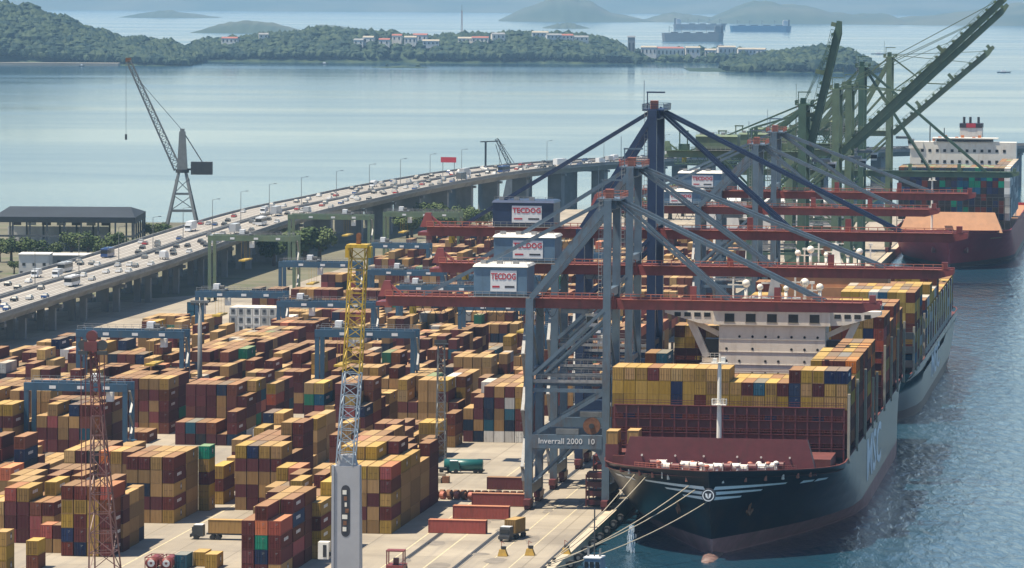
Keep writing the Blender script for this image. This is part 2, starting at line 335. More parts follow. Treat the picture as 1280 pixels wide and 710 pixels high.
for k_, (vv, w_) in enumerate(((-126.5, .22), (-131.5, .22), (-143.0, .3), (-151.2, .3), (-176.4, .25), (-201.5, .3))):
    o = MB().box(-w_ / 2, w_ / 2, 0, 620, 0, .006).build('lane_marking', M['line_paint']); put(o, 850, vv, 2.972); tag(o, kind='structure')
rs_ = random.Random(77)
for k_ in range(26):      # oil stains and patched slabs on the apron
    m_ = MB(); n_ = 11; w_, l_ = rs_.uniform(.8, 2.6), rs_.uniform(2, 9); m_.face([(w_ * math.cos(2 * math.pi * i / n_) * rs_.uniform(.7, 1.1), l_ * math.sin(2 * math.pi * i / n_) * rs_.uniform(.8, 1.1), 0) for i in range(n_)])
    o = m_.build('oil_stain', M['stain']); put(o, rs_.uniform(890, 1130), rs_.uniform(-149, -122), 2.984 + k_ * .0006); tag(o, kind='structure')
# ------------------------------------------------------------------ containers
CC = {'ochre': (.335, .20, .045), 'maroon': (.115, .025, .022), 'brown': (.145, .045, .022), 'rust red': (.27, .055, .04), 'orange': (.48, .125, .03), 'navy': (.018, .03, .075),
      'teal blue': (.012, .085, .15), 'green': (.008, .20, .12), 'grey': (.34, .35, .35), 'white': (.68, .67, .64), 'black': (.03, .03, .035), 'pale ochre': (.38, .25, .075)}
PICK = ['ochre'] * 24 + ['pale ochre'] * 9 + ['maroon'] * 30 + ['brown'] * 17 + ['rust red'] * 7 + ['navy'] * 6 + ['orange'] * 2 + ['teal blue'] * 2 + ['green'] * 1 + ['grey'] * 2 + ['white'] * 1 + ['black'] * 2
CH, CWD, L40, L20 = 2.82, 2.44, 12.19, 6.06
_cm = {}
def cont_mesh(colour, L):
    k = (colour, L)
    if k in _cm: return _cm[k]
    c = CC[colour]; fr = tuple(x * .8 for x in c); mb = MB(); w = CWD / 2; h = CH - .04; t = .15; i = .055
    mb.box(-w + i, w - i, i, L - i, .14, h - .03, 0, c)
    for x in (-w, w - t):
        for y in (0, L - t): mb.box(x, x + t, y, y + t, .002, h, 0, fr)
        mb.box(x, x + t, t, L - t, .0, .16, 0, fr); mb.box(x, x + t, t, L - t, h - .1, h - .004, 0, c)
    for y in (0, L - t):
        mb.box(-w + t, w - t, y, y + t, 0, .17, 0, fr); mb.box(-w + t, w - t, y, y + t, h - .12, h - .004, 0, fr)
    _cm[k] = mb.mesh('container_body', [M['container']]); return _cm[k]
def door_mesh(colour):
    k = (colour, 'door')
    if k in _cm: return _cm[k]
    c = tuple(x * 1.0 for x in CC[colour]); d = tuple(x * .5 for x in CC[colour]); mb = MB(); w = CWD / 2; h = CH
    for a, b in ((-w + .17, -.015), (.015, w - .17)):
        mb.box(a, b, .008, .052, .19, h - .18, 0, c)
        for x in (a + .3, b - .3): mb.box(x - .028, x + .028, -.03, .006, .2, h - .2, 0, d)
        mb.box(a + .15, b - .15, -.034, -.031, h * .45, h * .45 + .1, 0, d)
    if 'ochre' not in colour: mb.box(.16, .62, -.045, -.036, h * .76, h * .76 + .1, 1); mb.box(.16, .42, -.045, -.036, h * .67, h * .67 + .08, 1)
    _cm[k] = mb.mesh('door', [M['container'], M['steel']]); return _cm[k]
def emblem_mesh():
    if 'emb' in _cm: return _cm['emb']
    mb = MB().box(0, .012, -.62, .62, -.75, .75, 0)
    for i, (a, b) in enumerate(((-.42, -.30), (-.22, -.10), (.02, .14), (.26, .40))): mb.box(.013, .02, a, b, -.3, .3, 1)
    _cm['emb'] = mb.mesh('emblem', [M['sign_dark'], M['sign_white']]); return _cm['emb']

BOX = []     # every container: dict(u, v (left edge), z, L, colour, label, where, group)
def put_stack(u, v, z, tiers, L, cols, where, group, row, bay, turn=0.0):
    for t in range(tiers):
        c = cols[t] if t < len(cols) and cols[t] else rnd.choice(PICK)
        BOX.append(dict(u=u, v=v, z=z + t * CH, L=L, c=c, where=where, group=group, row=row, bay=bay, tier=t, n=tiers, turn=turn))
KEY = dict(Y='ochre', M='maroon', B='brown', R='rust red', O='orange', N='navy', T='teal blue', G='green', W='white', K='black', P='pale ochre', S='grey')
def cols_of(s): return [KEY.get(ch) for ch in reversed(s)]     # written top to bottom
def block(where, u, v, spec, bays, group='containers stacked in the yard', L=L40, z=3.0, hmap=None):
    """spec: list of front-bay columns (strings written top->bottom); deeper bays come from hmap or wander"""
    for r, s in enumerate(spec):
        for b in range(bays):
            if b == 0: n, cs = len(s), cols_of(s)
            else:
                n = hmap[b - 1][r] if hmap else max(1, min(6, len(s) + rnd.choice([-2, -1, -1, 0, 0, 0])))
                cs = []
                if n and rnd.random() < .55: cs = [rnd.choice(['ochre', 'maroon', 'ochre', 'brown'])] * n
            if n: put_stack(u + b * 12.75, v + r * 2.63, z, n, L, cs, where, group, r, b)
def wander(where, u, v, rows, bays, lo, hi, seed, group='containers stacked in the yard', gaps=.06, z=3.0):
    """a lane of stacks: runs of bays of nearly even height, a cross aisle now and then"""
    rr = random.Random(seed); left = 0; base = 3
    for b in range(bays):
        if left == 0:
            left = rr.choice([2, 3, 3, 4]); base = rr.choice([rr.uniform(hi - .6, hi + .6), rr.uniform(hi - .6, hi + .6), rr.uniform(lo - .8, lo + .4)]); dom = rr.choice(['ochre', 'maroon', 'brown', 'maroon', 'ochre'])
            if b and rr.random() < .30: left -= 1; continue
        left -= 1; twenty = rr.random() < .14; bb = base + rr.choice([0, 0, .3, .8, -1, -2.4])
        for r in range(rows):
            n = int(round(max(0, min(5, bb + rr.choice([0, 0, 0, .4, -.8, -1.4, .8])))))
            cs = [dom if rr.random() < .3 else rr.choice(PICK) for _ in range(n)]
            if twenty:
                put_stack(u + b * 12.75, v + r * 2.63, z, n, L20, cs, where, group, r, b)
                put_stack(u + b * 12.75 + 6.15, v + r * 2.63, z, max(0, n - rr.choice([0, 0, 1])), L20, [rr.choice(PICK) for _ in range(5)], where, group, r, b + 100)
            elif n: put_stack(u + b * 12.75, v + r * 2.63, z, n, L40, cs, where, group, r, b)
# near blocks, set out as the photograph shows them
block('block right of red lattice mast', 960, -217.4, ['MYNMY', 'MYNMY', 'YYYMY', 'MMYMY'], 2, hmap=[[5, 5, 5, 5]])
block('green-topped stack beside the aisle', 985.0, -207.04, ['GYMYY'], 1, L=L20)
block('narrow stack behind the green-topped one', 998, -206.6, ['YMY'], 1)
block('block behind red lattice mast', 900.5, -217.2, ['MYYNM', 'MYMMN', 'BYYYY', 'RBMBM'], 2, hmap=[[4, 4, 5, 4]])
block('lone column right of red lattice mast', 925.5, -209.6, ['YYYN'], 1, L=L20)
block('short column right of red lattice mast', 908.8, -208.9, ['BMYB'], 1, L=L20)
block('corner block at lower left', 868, -225.2, ['YYY', 'YYY'], 1, L=L20)
block('low pair at lower left', 878, -218.8, ['YB'], 1, L=L20)
block('low stack left of red lattice mast', 905, -222.6, ['RY', 'MY'], 1, L=L20)
block('block left of red lattice mast', 920, -239, ['YMR', 'PYB', 'RMMR', 'YMMM', 'BRR', 'MYB'], 4, hmap=[[3, 4, 4, 3, 4, 3], [4, 4, 3, 4, 3, 4], [4, 3, 4, 4, 4, 3]])
block('tall block left of white crane tower', 872, -174.8, ['MMMM', 'MOGNM', 'RMMY'], 3, hmap=[[4, 5, 5], [5, 5, 5]])
block('column row left of white crane tower', 905, -170.4, ['YYMY', 'YMYY'], 2, hmap=[[4, 5]])
block('four-column block left of white crane tower', 988, -199.5, ['YMYMY', 'NMYMM', 'YMYYM', 'YMYMM'], 3, hmap=[[5, 5, 5, 4], [5, 5, 6, 6]])
block('low block beside white crane tower', 945, -187, ['YM', 'MYY', 'YYM', 'YMYY', 'MYY'], 3, hmap=[[3, 3, 4, 3, 4], [4, 4, 3, 4, 4]])
block('big block right of white crane tower', 950, -171.6, ['YYMYY', 'YMYYM', 'YYYMY', 'YYMYY', 'RMYMY'], 5, hmap=[[6, 6, 6, 5, 5], [6, 6, 6, 6, 5], [6, 6, 5, 5, 4], [5, 6, 5, 4, 5]])
block('two-high stack in the aisle', 1044, -212.8, ['YY'], 1, L=L20)
block('block by the light mast', 1150, -173.8, ['YNM', 'MMYN', 'MNNTW', 'YMYYW', 'MWTNW', 'YYMMW'], 3, hmap=[[4, 5, 5, 5, 5, 4], [5, 4, 5, 5, 5, 5]])
# lanes running away between the yard cranes
LN = 'containers stacked in the yard'
wander('near end of leftmost lane', 1010, -287.0, 6, 4, 2.2, 4.2, 11)
wander('leftmost yard lane', 1075, -292.0, 8, 22, 2.2, 4.4, 12)
wander('near lane before first gantry', 985, -264.5, 6, 6, 2.6, 4.4, 13)
wander('lane under first gantry', 1078, -266.0, 6, 24, 2.4, 4.6, 14)
wander('near lane behind red mast', 985, -240.0, 6, 5, 2.4, 4.2, 15)
wander('far lane behind red mast', 1128, -243.0, 6, 21, 3.0, 4.8, 16)
wander('near middle lane', 1058, -214.5, 6, 6, 3.6, 4.9, 17)
wander('far middle lane', 1150, -214.5, 6, 23, 2.4, 4.4, 18)
wander('near lane left of light mast', 1045, -189.0, 6, 8, 2.6, 4.4, 19)
wander('far lane left of light mast', 1165, -193.0, 6, 21, 2.6, 4.6, 20)
wander('yard lane nearest the quay cranes', 1225, -168.5, 6, 18, 2.4, 4.4, 21)
wander('outer lane by the flyover', 1190, -322.0, 8, 22, 1.6, 3.6, 31)
wander('far yard lane beyond the gantries', 1475, -300.0, 26, 18, 2.0, 4.4, 22, gaps=.10)
wander('far yard lane beyond the gantries', 1490, -228.0, 26, 20, 2.0, 4.4, 23, gaps=.10)
wander('far yard lane beyond the gantries', 1740, -300.0, 50, 16, 1.2, 3.6, 24, gaps=.15)
BOX = [b for b in BOX if b['tier'] < 6]
# single boxes set down on the apron
for (u, v, c, w, tr, L) in ((953.5, -139.2, 'rust red', 'nearest of three long red boxes lying crosswise on the quay apron', 1, L40), (980.6, -138.2, 'rust red', 'middle one of three long red boxes lying crosswise on the apron', 1, L40),
                            (1006, -137.9, 'rust red', 'farthest of three long red boxes lying crosswise on the apron', 1, L40), (1040, -139.5, 'maroon', 'maroon box set crosswise beside landside leg of nearest quay crane', 1, 10.2),
                            (884, -190.6, 'teal blue', 'blue box at the bottom edge beside two ochre boxes', 0, L20), (889, -187.9, 'ochre', 'left ochre box on the ground beside the blue one', 0, L20), (886, -184.9, 'ochre', 'right ochre box on the ground beside the blue one', 0, L20),
                            (1010, -209.6, 'brown', 'low dull box on the ground beside the loaded trailer', 0, L20)):
    BOX.append(dict(u=u, v=v, z=3.0, L=L, c=c, where=w, group=None, row=0, bay=0, tier=0, n=1, turn=math.pi / 2 if tr else 0.0, own=True))

# ships carry theirs too
SHIPS = dict(near=dict(uc=941.0, vc=-91.4, L=268.0), mid=dict(uc=1252.0, vc=-91.8, L=300.0), far=dict(uc=1962.0, vc=-89.8, L=300.0))
def ship_bay(ship, y, rows, zb, tiers_of, colour_of, where, bay, dark=False):
    sp = SHIPS[ship]; n = rows
    for r in range(n):
        t = tiers_of(r)
        cs = colour_of(r, t)
        if dark and r == n - 1: cs = [r2.choice(['rust red', 'brown', 'rust red', 'maroon', 'orange', 'maroon', 'ochre']) for _ in cs]
        if t: put_stack(sp['uc'] + y, sp['vc'] - n * 1.265 + r * 2.53, zb, t, L40, cs, where, 'containers stowed on ' + ship, r, bay)
r2 = random.Random(5)
front = ['YYYYYY', 'YYYYYM', 'YYYYMY', 'MYYYYY', 'YYYYYM', 'PNNYYY', 'YYYYMY', 'YYMYYY', 'YYYYYY', 'YYYYMY', 'YYYMY', 'MYYYY', 'TYYYY', 'YYMYY', 'MYYYY', 'MNNYYY', 'YYYYYY', 'YMYYYM', 'NYYYYY', 'NYYMYY']
shipcol = ['ochre'] * 9 + ['maroon'] * 6 + ['brown'] * 2 + ['navy', 'teal blue', 'pale ochre', 'pale ochre']
r2 = random.Random(5)
ZB = 18.9
ship_bay('near', 45.0, 20, ZB, lambda r: len(front[r]), lambda r, t: ['maroon' if r % 3 else 'brown', 'maroon', 'navy' if r % 4 == 1 else 'maroon'] + cols_of(front[r])[3:], 'foremost bay of the near ship', 0)  # lowest tiers coloured dark to stand in for shade behind the lashing bridge
h2 = [6] * 10 + [6] * 6 + [6] * 4
ship_bay('near', 57.7, 20, ZB, lambda r: 5, lambda r, t: [r2.choice(shipcol) for _ in range(t)], 'bay behind the foremost one', 1)
for k, y in enumerate((72.5, 85.2, 100.0, 112.7, 127.0)):
    ship_bay('near', y, 20, ZB, lambda r: (6 if r > 15 else 6 if (r in (1, 2) and k == 1) else 3) if k < 3 else (6 if r > 16 else 3), lambda r, t: [r2.choice(shipcol) for _ in range(t)], 'bay ahead of the near ship bridge', k + 2, dark=True)
for k, y in enumerate((172.0, 184.7, 199.5, 212.2, 227.0, 239.7)):
    ship_bay('near', y, 20, ZB, lambda r: (7, 7, 6, 7, 7, 6)[k] if r > 10 + k % 3 else 6 - k % 2, lambda r, t: [r2.choice(shipcol) for _ in range(t)], 'bay abaft the near ship bridge', k + 8, dark=True)
for k in range(17):
    y = 8 + k * 13.6
    if 40 < y < 62: continue
    ship_bay('mid', y, 20, 15.5, lambda r: ((7 if r > 11 else 5) if k < 4 else 5 + (k % 3 == 0)) if k < 10 else 4, lambda r, t: [r2.choice(shipcol + ['black', 'grey']) for _ in range(t)], 'stern bays of the middle ship' if k < 4 else 'forward bays of the middle ship', k)
for k in range(9):
    ship_bay('far', 46 + k * 13.2, 19, 19.0, lambda r: 8 if k < 3 or r > 15 else 7, lambda r, t: [r2.choice(['navy', 'black', 'teal blue', 'black', 'green', 'navy', 'black', 'maroon'] if r < 18 else ['grey', 'white', 'grey']) for _ in range(t)], 'far red ship', k)

def box_corners(b):
    c, s = math.cos(b['turn']), math.sin(b['turn']); out = []
    for z in (0, CH - .04):
        for x, y in ((0, 0), (CWD, 0), (CWD, b['L']), (0, b['L'])): out.append(W3(b['u'] + x * s + y * c, b['v'] + x * c - y * s, b['z'] + z))
    return out
def pixel(p):
    d = p - Vector((0, 0, CAMZ)); z = d.dot(fwd); return 640 + FPX * d.dot(right) / z, 355 - FPX * d.dot(up) / z, z
vv, ff = [], []
for b in BOX:
    k = len(vv); vv += box_corners(b); ff += [tuple(k + i for i in q) for q in ((0, 1, 5, 4), (1, 2, 6, 5), (2, 3, 7, 6), (3, 0, 4, 7), (4, 5, 6, 7))]
bvh = BVHTree.FromPolygons(vv, ff); eye = Vector((0, 0, CAMZ))
for i, b in enumerate(BOX):
    cs = vv[i * 8:i * 8 + 8]; px = [pixel(c) for c in cs]; x = sum(p[0] for p in px) / 8; y = sum(p[1] for p in px) / 8
    b['seen'] = 0.0
    if not (-15 < x < 1295 and -15 < y < 722): continue
    if b['turn']: b['seen'] = 1e6; continue
    area = 0
    for q, wgt, gx, gy in (((0, 1, 5, 4), 1.0, 3, 3), ((1, 2, 6, 5), .55, 3, 2), ((4, 5, 6, 7), .5, 3, 2)):
        pa = [px[k] for k in q]; A = abs(sum(pa[k][0] * pa[(k + 1) % 4][1] - pa[(k + 1) % 4][0] * pa[k][1] for k in range(4))) / 2; hit = 0
        for a in range(gx):
            for c2 in range(gy):
                fa, fb = (a + .5) / gx, (c2 + .5) / gy; p = (cs[q[0]].lerp(cs[q[1]], fa)).lerp(cs[q[3]].lerp(cs[q[2]], fa), fb)
                d = p - eye; L_ = d.length; h = bvh.ray_cast(eye, d / L_, L_ - .25)
                if h[0] is None: hit += 1
        area += A * hit / (gx * gy)
    b['seen'] = area
yard = sorted([b for b in BOX if 'yard' in (b['group'] or 'yard')], key=lambda b: -b['seen'])
afloat = sorted([b for b in BOX if 'stowed' in (b['group'] or '')], key=lambda b: -b['seen'])
solo = [b for b in yard[:225] if b['seen'] > 25] + [b for b in afloat[:95] if b['seen'] > 25]
ids = set(id(b) for b in solo)
stuff = {'yard': MB(), 'stowed': MB()}
for b in BOX:
    if id(b) in ids: continue
    mb = stuff['stowed' if 'stowed' in (b['group'] or '') else 'yard']; c = CC[b['c']]; k = rnd.uniform(.68, 1.2); gq = sum(c) / 3; sq_ = rnd.uniform(-.08, .06); c = tuple(max(.004, (x * (1 - sq_) + gq * sq_) * k) for x in c)
    P = box_corners(b); g = .03
    for q in ((0, 3, 2, 1), (4, 5, 6, 7), (0, 1, 5, 4), (1, 2, 6, 5), (2, 3, 7, 6), (3, 0, 4, 7)): mb.face([P[i] for i in q], 0, c)
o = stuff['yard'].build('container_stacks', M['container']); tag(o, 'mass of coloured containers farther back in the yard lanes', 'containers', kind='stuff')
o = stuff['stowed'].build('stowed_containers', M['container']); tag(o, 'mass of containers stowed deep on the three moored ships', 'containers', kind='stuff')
seen_lab = {}
def bayword(b):
    return {0: 'front bay', 1: 'second bay', 2: 'third bay', 3: 'fourth bay', 4: 'fifth bay'}.get(b % 100, ORD[b % 100] + ' bay')
for b in solo:
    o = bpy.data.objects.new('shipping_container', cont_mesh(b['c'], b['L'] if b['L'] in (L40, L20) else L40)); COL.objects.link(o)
    c, s = math.cos(b['turn']), math.sin(b['turn']); hx = CWD / 2
    o.location = W3(b['u'] + hx * s, b['v'] + hx * c, b['z'] + .02); o.rotation_euler = (0, 0, -AZ + b['turn'])
    if b['turn']:      # lies crosswise: long side faces the camera
        o.location = W3(b['u'] + hx, b['v'], b['z'] + .02); o.rotation_euler = (0, 0, -AZ + math.pi / 2)
    if b.get('own'): lab = b['where']; grp = None
    else:
        t = 'topmost' if b['tier'] == b['n'] - 1 else ('ground tier' if b['tier'] == 0 else ORD[b['tier']] + ' tier')
        lab = '%s container, %s, %s row, %s, %s' % (b['c'], t, ORD[b['row']], bayword(b['bay']), b['where']); grp = b['group'].replace('on near', 'on the near ship').replace('on mid', 'on the middle ship').replace('on far', 'on the far red ship')
        if b['bay'] >= 100: lab = lab.replace(', ' + b['where'], ' rear half, ' + b['where'])
    tag(o, lab, 'container', grp)
    if b['seen'] > 60:
        d = bpy.data.objects.new('door', door_mesh(b['c'])); COL.objects.link(d); d.parent = o
        if b['c'] in ('ochre', 'pale ochre') and b['tier'] % 2 == 0 or b['c'] == 'green':
            e = bpy.data.objects.new('emblem', emblem_mesh()); COL.objects.link(e); e.parent = o; e.location = (CWD / 2 - .05, b['L'] * .62, CH * .55)

        elif b['L'] == L40 and rnd.random() < .5:
            if 'mark' not in _cm:
                mk = MB()
                for i_ in range(7): mk.box(0, .012, i_ * .62, i_ * .62 + (.34 if i_ % 3 else .44), -.34, .34 if i_ % 2 else .28)
                _cm['mark'] = mk.mesh('side_mark', [M['sign_white']])
            e = bpy.data.objects.new('side_mark', _cm['mark']); COL.objects.link(e); e.parent = o; e.location = (CWD / 2 - .05, 3.6, CH * .58)

# ------------------------------------------------------------------ ships
def ship_form(Lh, B, zd):
    def hb(y, z):
        t = max(0.0, min(1.0, z / zd)); ys = 8.5 * (1 - t) ** 1.2; E = 98 + (36 - 98) * t ** .8; p = 1.5 + .75 * t
        s = max(0.0, min(1.0, (y - ys) / E)); h = B / 2 * (1 - (1 - s) ** p)
        if y > Lh - 45: k = (y - (Lh - 45)) / 45; h *= 1 - .30 * k * k * (1 - t) - .03 * k
        return h
    def zdk(y): return zd + 1.2 * max(0, 1 - y / 40) ** 2
    return hb, zdk
def build_ship(root, Lh, B, zd, zb, hullm, bootm, deckm):
    hb, zdk = ship_form(Lh, B, zd)
    ys = [0, .4, 1, 2, 3.5, 5, 7, 8.5, 10, 13, 17, 22, 28, 35, 43, 52, 62, 75, 90, 110] + list(np.linspace(130, Lh, 12))
    def shell(zs, name, mat):
        mb = MB(); n = len(zs)
        for sgn in (-1, 1):
            base = len(mb.v)
            for y in ys:
                for z in zs:
                    zz = z if z < zd else zdk(y); y_ = max(y, 8.5 * (1 - min(1, z / zd)) ** 1.2)
                    mb.v.append((sgn * hb(y_, min(z, zd)), y_, zz))
            for i in range(len(ys) - 1):
                for j in range(n - 1):
                    a = base + i * n + j; q = (a, a + n, a + n + 1, a + 1); mb.f.append(q if sgn > 0 else q[::-1]); mb.m.append(0); mb.c.append(None)
        # transom
        k = len(ys) - 1
        for j in range(n - 1):
            y = ys[-1]; a, b = zs[j], zs[j + 1]; mb.face([(hb(y, a), y, a), (-hb(y, a), y, a), (-hb(y, b), y, min(b, zd)), (hb(y, b), y, min(b, zd))])
        return mb.build(name, mat, root, smooth=True)
    shell([zb, zb + 2.5, zb + 5.5, zb + 9, zd - 2.5, zd - 1, zd], 'hull', hullm); shell([-3, -1, 0, .7, 1.6, zb], 'boot_topping', bootm)
    # bulb
    mb = MB(); mb.cyl((0, -2.5, -1.85), (0, 16, -1.6), 2.2, 2.8, 14); mb.ball((0, -2.5, -1.85), 2.2, n=14); mb.build('bulbous_bow', M['bulb'], root, True)
    mb = MB(); pts = [(hb(y, zd) - .25, y, zdk(y) - 1.3) for y in ys[1:]] + [(-(hb(y, zd) - .25), y, zdk(y) - 1.3) for y in reversed(ys[1:])]; mb.face(pts); mb.build('deck', deckm, root)
    mb = MB()
    for sgn in (-1, 1):
        for a, b in zip(ys[1:], ys[2:]): mb.beam((sgn * (hb(a, zd) - .12), a, zdk(a) + .02), (sgn * (hb(b, zd) - .12), b, zdk(b) + .02), .34, .16)
    mb.build('gunwale', M['deck_red'] if hullm != M['hull_red'] else M['hull_red'], root)
    return hb, zdk
def strip_on_hull(root, hb, y0, y1, z0, z1, taper, mat, name, side=(-1, 1), n=14, off=.07):
    for sgn in side:
        mb = MB()
        for i in range(n):
            ya, yb = y0 + (y1 - y0) * i / n, y0 + (y1 - y0) * (i + 1) / n
            def zz(y, z, end): return z
            k0, k1 = 1 - taper * (i / n), 1 - taper * ((i + 1) / n); zc = (z0 + z1) / 2; h = (z1 - z0) / 2
            q = []
            for y, z in ((ya, zc - h * k0), (yb, zc - h * k1), (yb, zc + h * k1), (ya, zc + h * k0)):
                x = hb(y, z); e = .5; nx = 1.0; ny = -(hb(y + e, z) - hb(y - e, z)) / (2 * e); ln = math.hypot(nx, ny); q.append((sgn * (x + off * nx / ln), y + off * ny / ln, z))
            mb.face(q if sgn > 0 else q[::-1])
        mb.build(name, mat, root)
def deckhouse(root, y, zdk, ztop, half, wing, mat, nwin=5, wings=True):
    """block, bridge wings on raking brackets, windows as pieces"""
    g = MB().box(-half, half, y, y + 12, zdk, ztop - 3.6).build('deckhouse', mat, root)
    if wings: MB().box(-half - 4.6, half + 4.6, y + .15, y + 11, zdk, ztop - 12.9).build('lower_house', mat, root)
    for i, zz in enumerate(np.arange(zdk + 3, ztop - 4, 3.0)): MB().box(-half, half, y - .12, y - .02, zz, zz + .14).build('ledge', mat, g)
    wh = MB().box(-half - 1.2, half + 1.2, y - .6, y + 11, ztop - 3.55, ztop); wh.box(-half - 1.6, half + 1.6, y - 1.0, y + 11.4, ztop + .01, ztop + .3)
    w = wh.build('wheelhouse', mat, root)
    for i in range(nwin):
        x = -half + (i + .5) * 2 * half / nwin; MB().box(x - 1.15, x + 1.15, y - .68, y - .605, ztop - 2.75, ztop - .85).build('window', M['glass'], w); MB().box(x - 1.3, x + 1.3, y - .66, y - .62, ztop - 3.0, ztop - 2.77).build('window_sill', M['beige'], w)
    rr = random.Random(3)
    for zz in np.arange(zdk + 4.2, ztop - 5, 2.9):
        for i in range(8):
            x = -half + 1.8 + i * (2 * half - 3.6) / 7
            if rr.random() < .75: MB().cyl((x, y - .06, zz), (x, y - .003, zz), .33, n=8).build('porthole', M['glass'], g)
    for s in (-1, 1) if wings else ():
        m = MB(); e = wing - .2; a = half + 1.2
        # tapering wing girder
        yy0, yy1 = y + .2, y + 5.2
        m.face([(s * a, yy0, ztop - 3.5), (s * (a + 3.5), yy0, ztop - 3.3), (s * e, yy0, ztop - .9), (s * e, yy0, ztop), (s * a, yy0, ztop)][::s])
        m.face([(s * a, yy1, ztop - 3.5), (s * (a + 3.5), yy1, ztop - 3.3), (s * e, yy1, ztop - .9), (s * e, yy1, ztop), (s * a, yy1, ztop)][::-s])
        for p, q in (((a, -3.5), (a + 3.5, -3.3)), ((a + 3.5, -3.3), (e, -.9)), ((e, -.9), (e, 0)), ((e, 0), (a, 0))):
            m.face([(s * p[0], yy0, ztop + p[1]), (s * p[0], yy1, ztop + p[1]), (s * q[0], yy1, ztop + q[1]), (s * q[0], yy0, ztop + q[1])][::s])
        wg = m.build('bridge_wing', mat, root)
        for k in range(4):
            x0 = a + .9 + k * 2.35; MB().box(min(s * x0, s * (x0 + 1.5)), max(s * x0, s * (x0 + 1.5)), yy0 - .09, yy0 - .01, ztop - 1.75, ztop - .75).build('window', M['glass'], wg)
        b = MB(); b.beam((s * (a + 6.0), y + 2.6, ztop - 2.5), (s * (half + 3.0), y + 2.6, ztop - 11.5), 1.9, 1.6); b.beam((s * (a + 6.0), y + 2.6, ztop - 2.6), (s * (half + .2), y + 2.6, ztop - 6.0), .7, 1.2)
        b.beam((s * half, y + 2.6, ztop - 12.2), (s * (half + 4.2), y + 2.6, ztop - 12.2), 1.2, 1.2); b.build('wing_bracket', mat, root)
        MB().box(min(s * (half + .05), s * (half + 3.6)), max(s * (half + .05), s * (half + 3.6)), y + 3.5, y + 7, ztop - 11.4, ztop - 7.2).build('lifeboat_station', M['steel_dark'], root)
        MB().rail([(s * half, y + .3, ztop - 11.5), (s * (half + 4.0), y + .3, ztop - 11.5)], 1.1, 1.0, .09).build('handrail', M['white_paint'], root)
    # roof gear
    m = MB(); zt = ztop + .3
    m.box(-6, 6, y + 4, y + 9, zt, zt + 2.4); m.frus((-1.6, 1.6, y + 5, y + 7.4, zt + 2.4), (-.7, .7, y + 5.6, y + 6.8, zt + 8)); m.box(-3.2, 3.2, y + 5.9, y + 6.3, zt + 5.6, zt + 5.95); m.box(-2.2, 2.2, y + 5.5, y + 5.9, zt + 8, zt + 8.3); m.beam((0, y + 6.2, zt + 8), (0, y + 6.2, zt + 11), .25)
    m.build('radar_mast', M['white_paint'], root)
    for x, hh in ((-9.5, 7.5), (5.2, 8.6), (9.2, 6.0)): MB().beam((x, y + 2, zt), (x, y + 2, zt + hh), .42).box(x - 1.3, x + 1.3, y + 1.8, y + 2.2, zt + hh * .72, zt + hh * .72 + .3).box(x - .6, x + .6, y + 1.7, y + 2.3, zt + hh, zt + hh + .6).build('signal_mast', M['white_paint'], root)
    for x, r, ph in ((-6.5, 1.0, 5.2), (-3.2, .8, 4.4), (7.4, 1.1, 5.6), (3.0, .7, 4.2), (11, .9, 4.6)): MB().cyl((x, y + 3, zt), (x, y + 3, zt + ph), .4, n=8).ball((x, y + 3, zt + ph + .6), r).build('satellite_dome', M['white_paint'], root, True)
    MB().rail([(-half, y - .6, zt), (half, y - .6, zt)], 1.1, 1.4, .08).build('handrail', M['white_paint'], root)
def lashing(root, y, half, z0, z1, levels, mat, name='lashing_bridge', fine=True):
    m = MB(); n = int(2 * half / 2.53)
    for i in range(n + 1):
        x = -half + 2 * half * i / n; m.box(x - .16, x + .16, y, y + .35, z0, z1)
    for k in range(levels):
        z = z0 + (z1 - z0) * (k + 1) / levels; m.box(-half, half, y - .05, y + 1.0, z - .12, z)
        if fine: m.box(-half, half, y - .04, y, z + .5, z + .6); m.box(-half, half, y - .04, y, z + 1.0, z + 1.1); m.box(-half, half, y + .95, y + 1.0, z - 1.9, z - .12)
    return m.build(name, mat, root)
def foremast(root, x, y, z0, z1, mat):
    m = MB().cyl((x, y, z0), (x, y, z1), .52, .38, 10)
    p = m.build('foremast', mat, root)
    zc = z0 + (z1 - z0) * .45
    MB().box(x - 1.5, x + 1.5, y - 1.2, y + 1.2, zc, zc + .15).rail([(x - 1.5, y - 1.2, zc), (x + 1.5, y - 1.2, zc), (x + 1.5, y + 1.2, zc), (x - 1.5, y + 1.2, zc), (x - 1.5, y - 1.2, zc)], 1.2, .75, .1).build('crow_platform', mat, p)
    MB().box(x - 1.7, x + 1.7, y - .8, y + .8, z1, z1 + .2).box(x - 1.4, x - .6, y - .5, y + .5, z1 + .2, z1 + 1.0).box(x + .3, x + 1.2, y - .5, y + .5, z1 + .2, z1 + 1.3).beam((x, y, z1), (x, y, z1 + 2), .2).build('masthead_light', mat, p)

# near ship
sp = SHIPS['near']; ship = port('container_ship', 'black hulled container ship with cream bridge moored nearest, bow towards us', 'ship', sp['uc'], sp['vc'])
hb, zdk = build_ship(ship, sp['L'], 51.2, 17.2, 3.7, M['hull_black'], M['boot'], M['deck_red'])
for k, (zc, y1) in enumerate(((14.75, 15.0), (13.65, 11.0), (12.55, 7.8))): strip_on_hull(ship, hb, 1.6 + .55 * k, y1, zc - .36, zc + .36, .5, M['emblem_white'], 'bow_stripe')
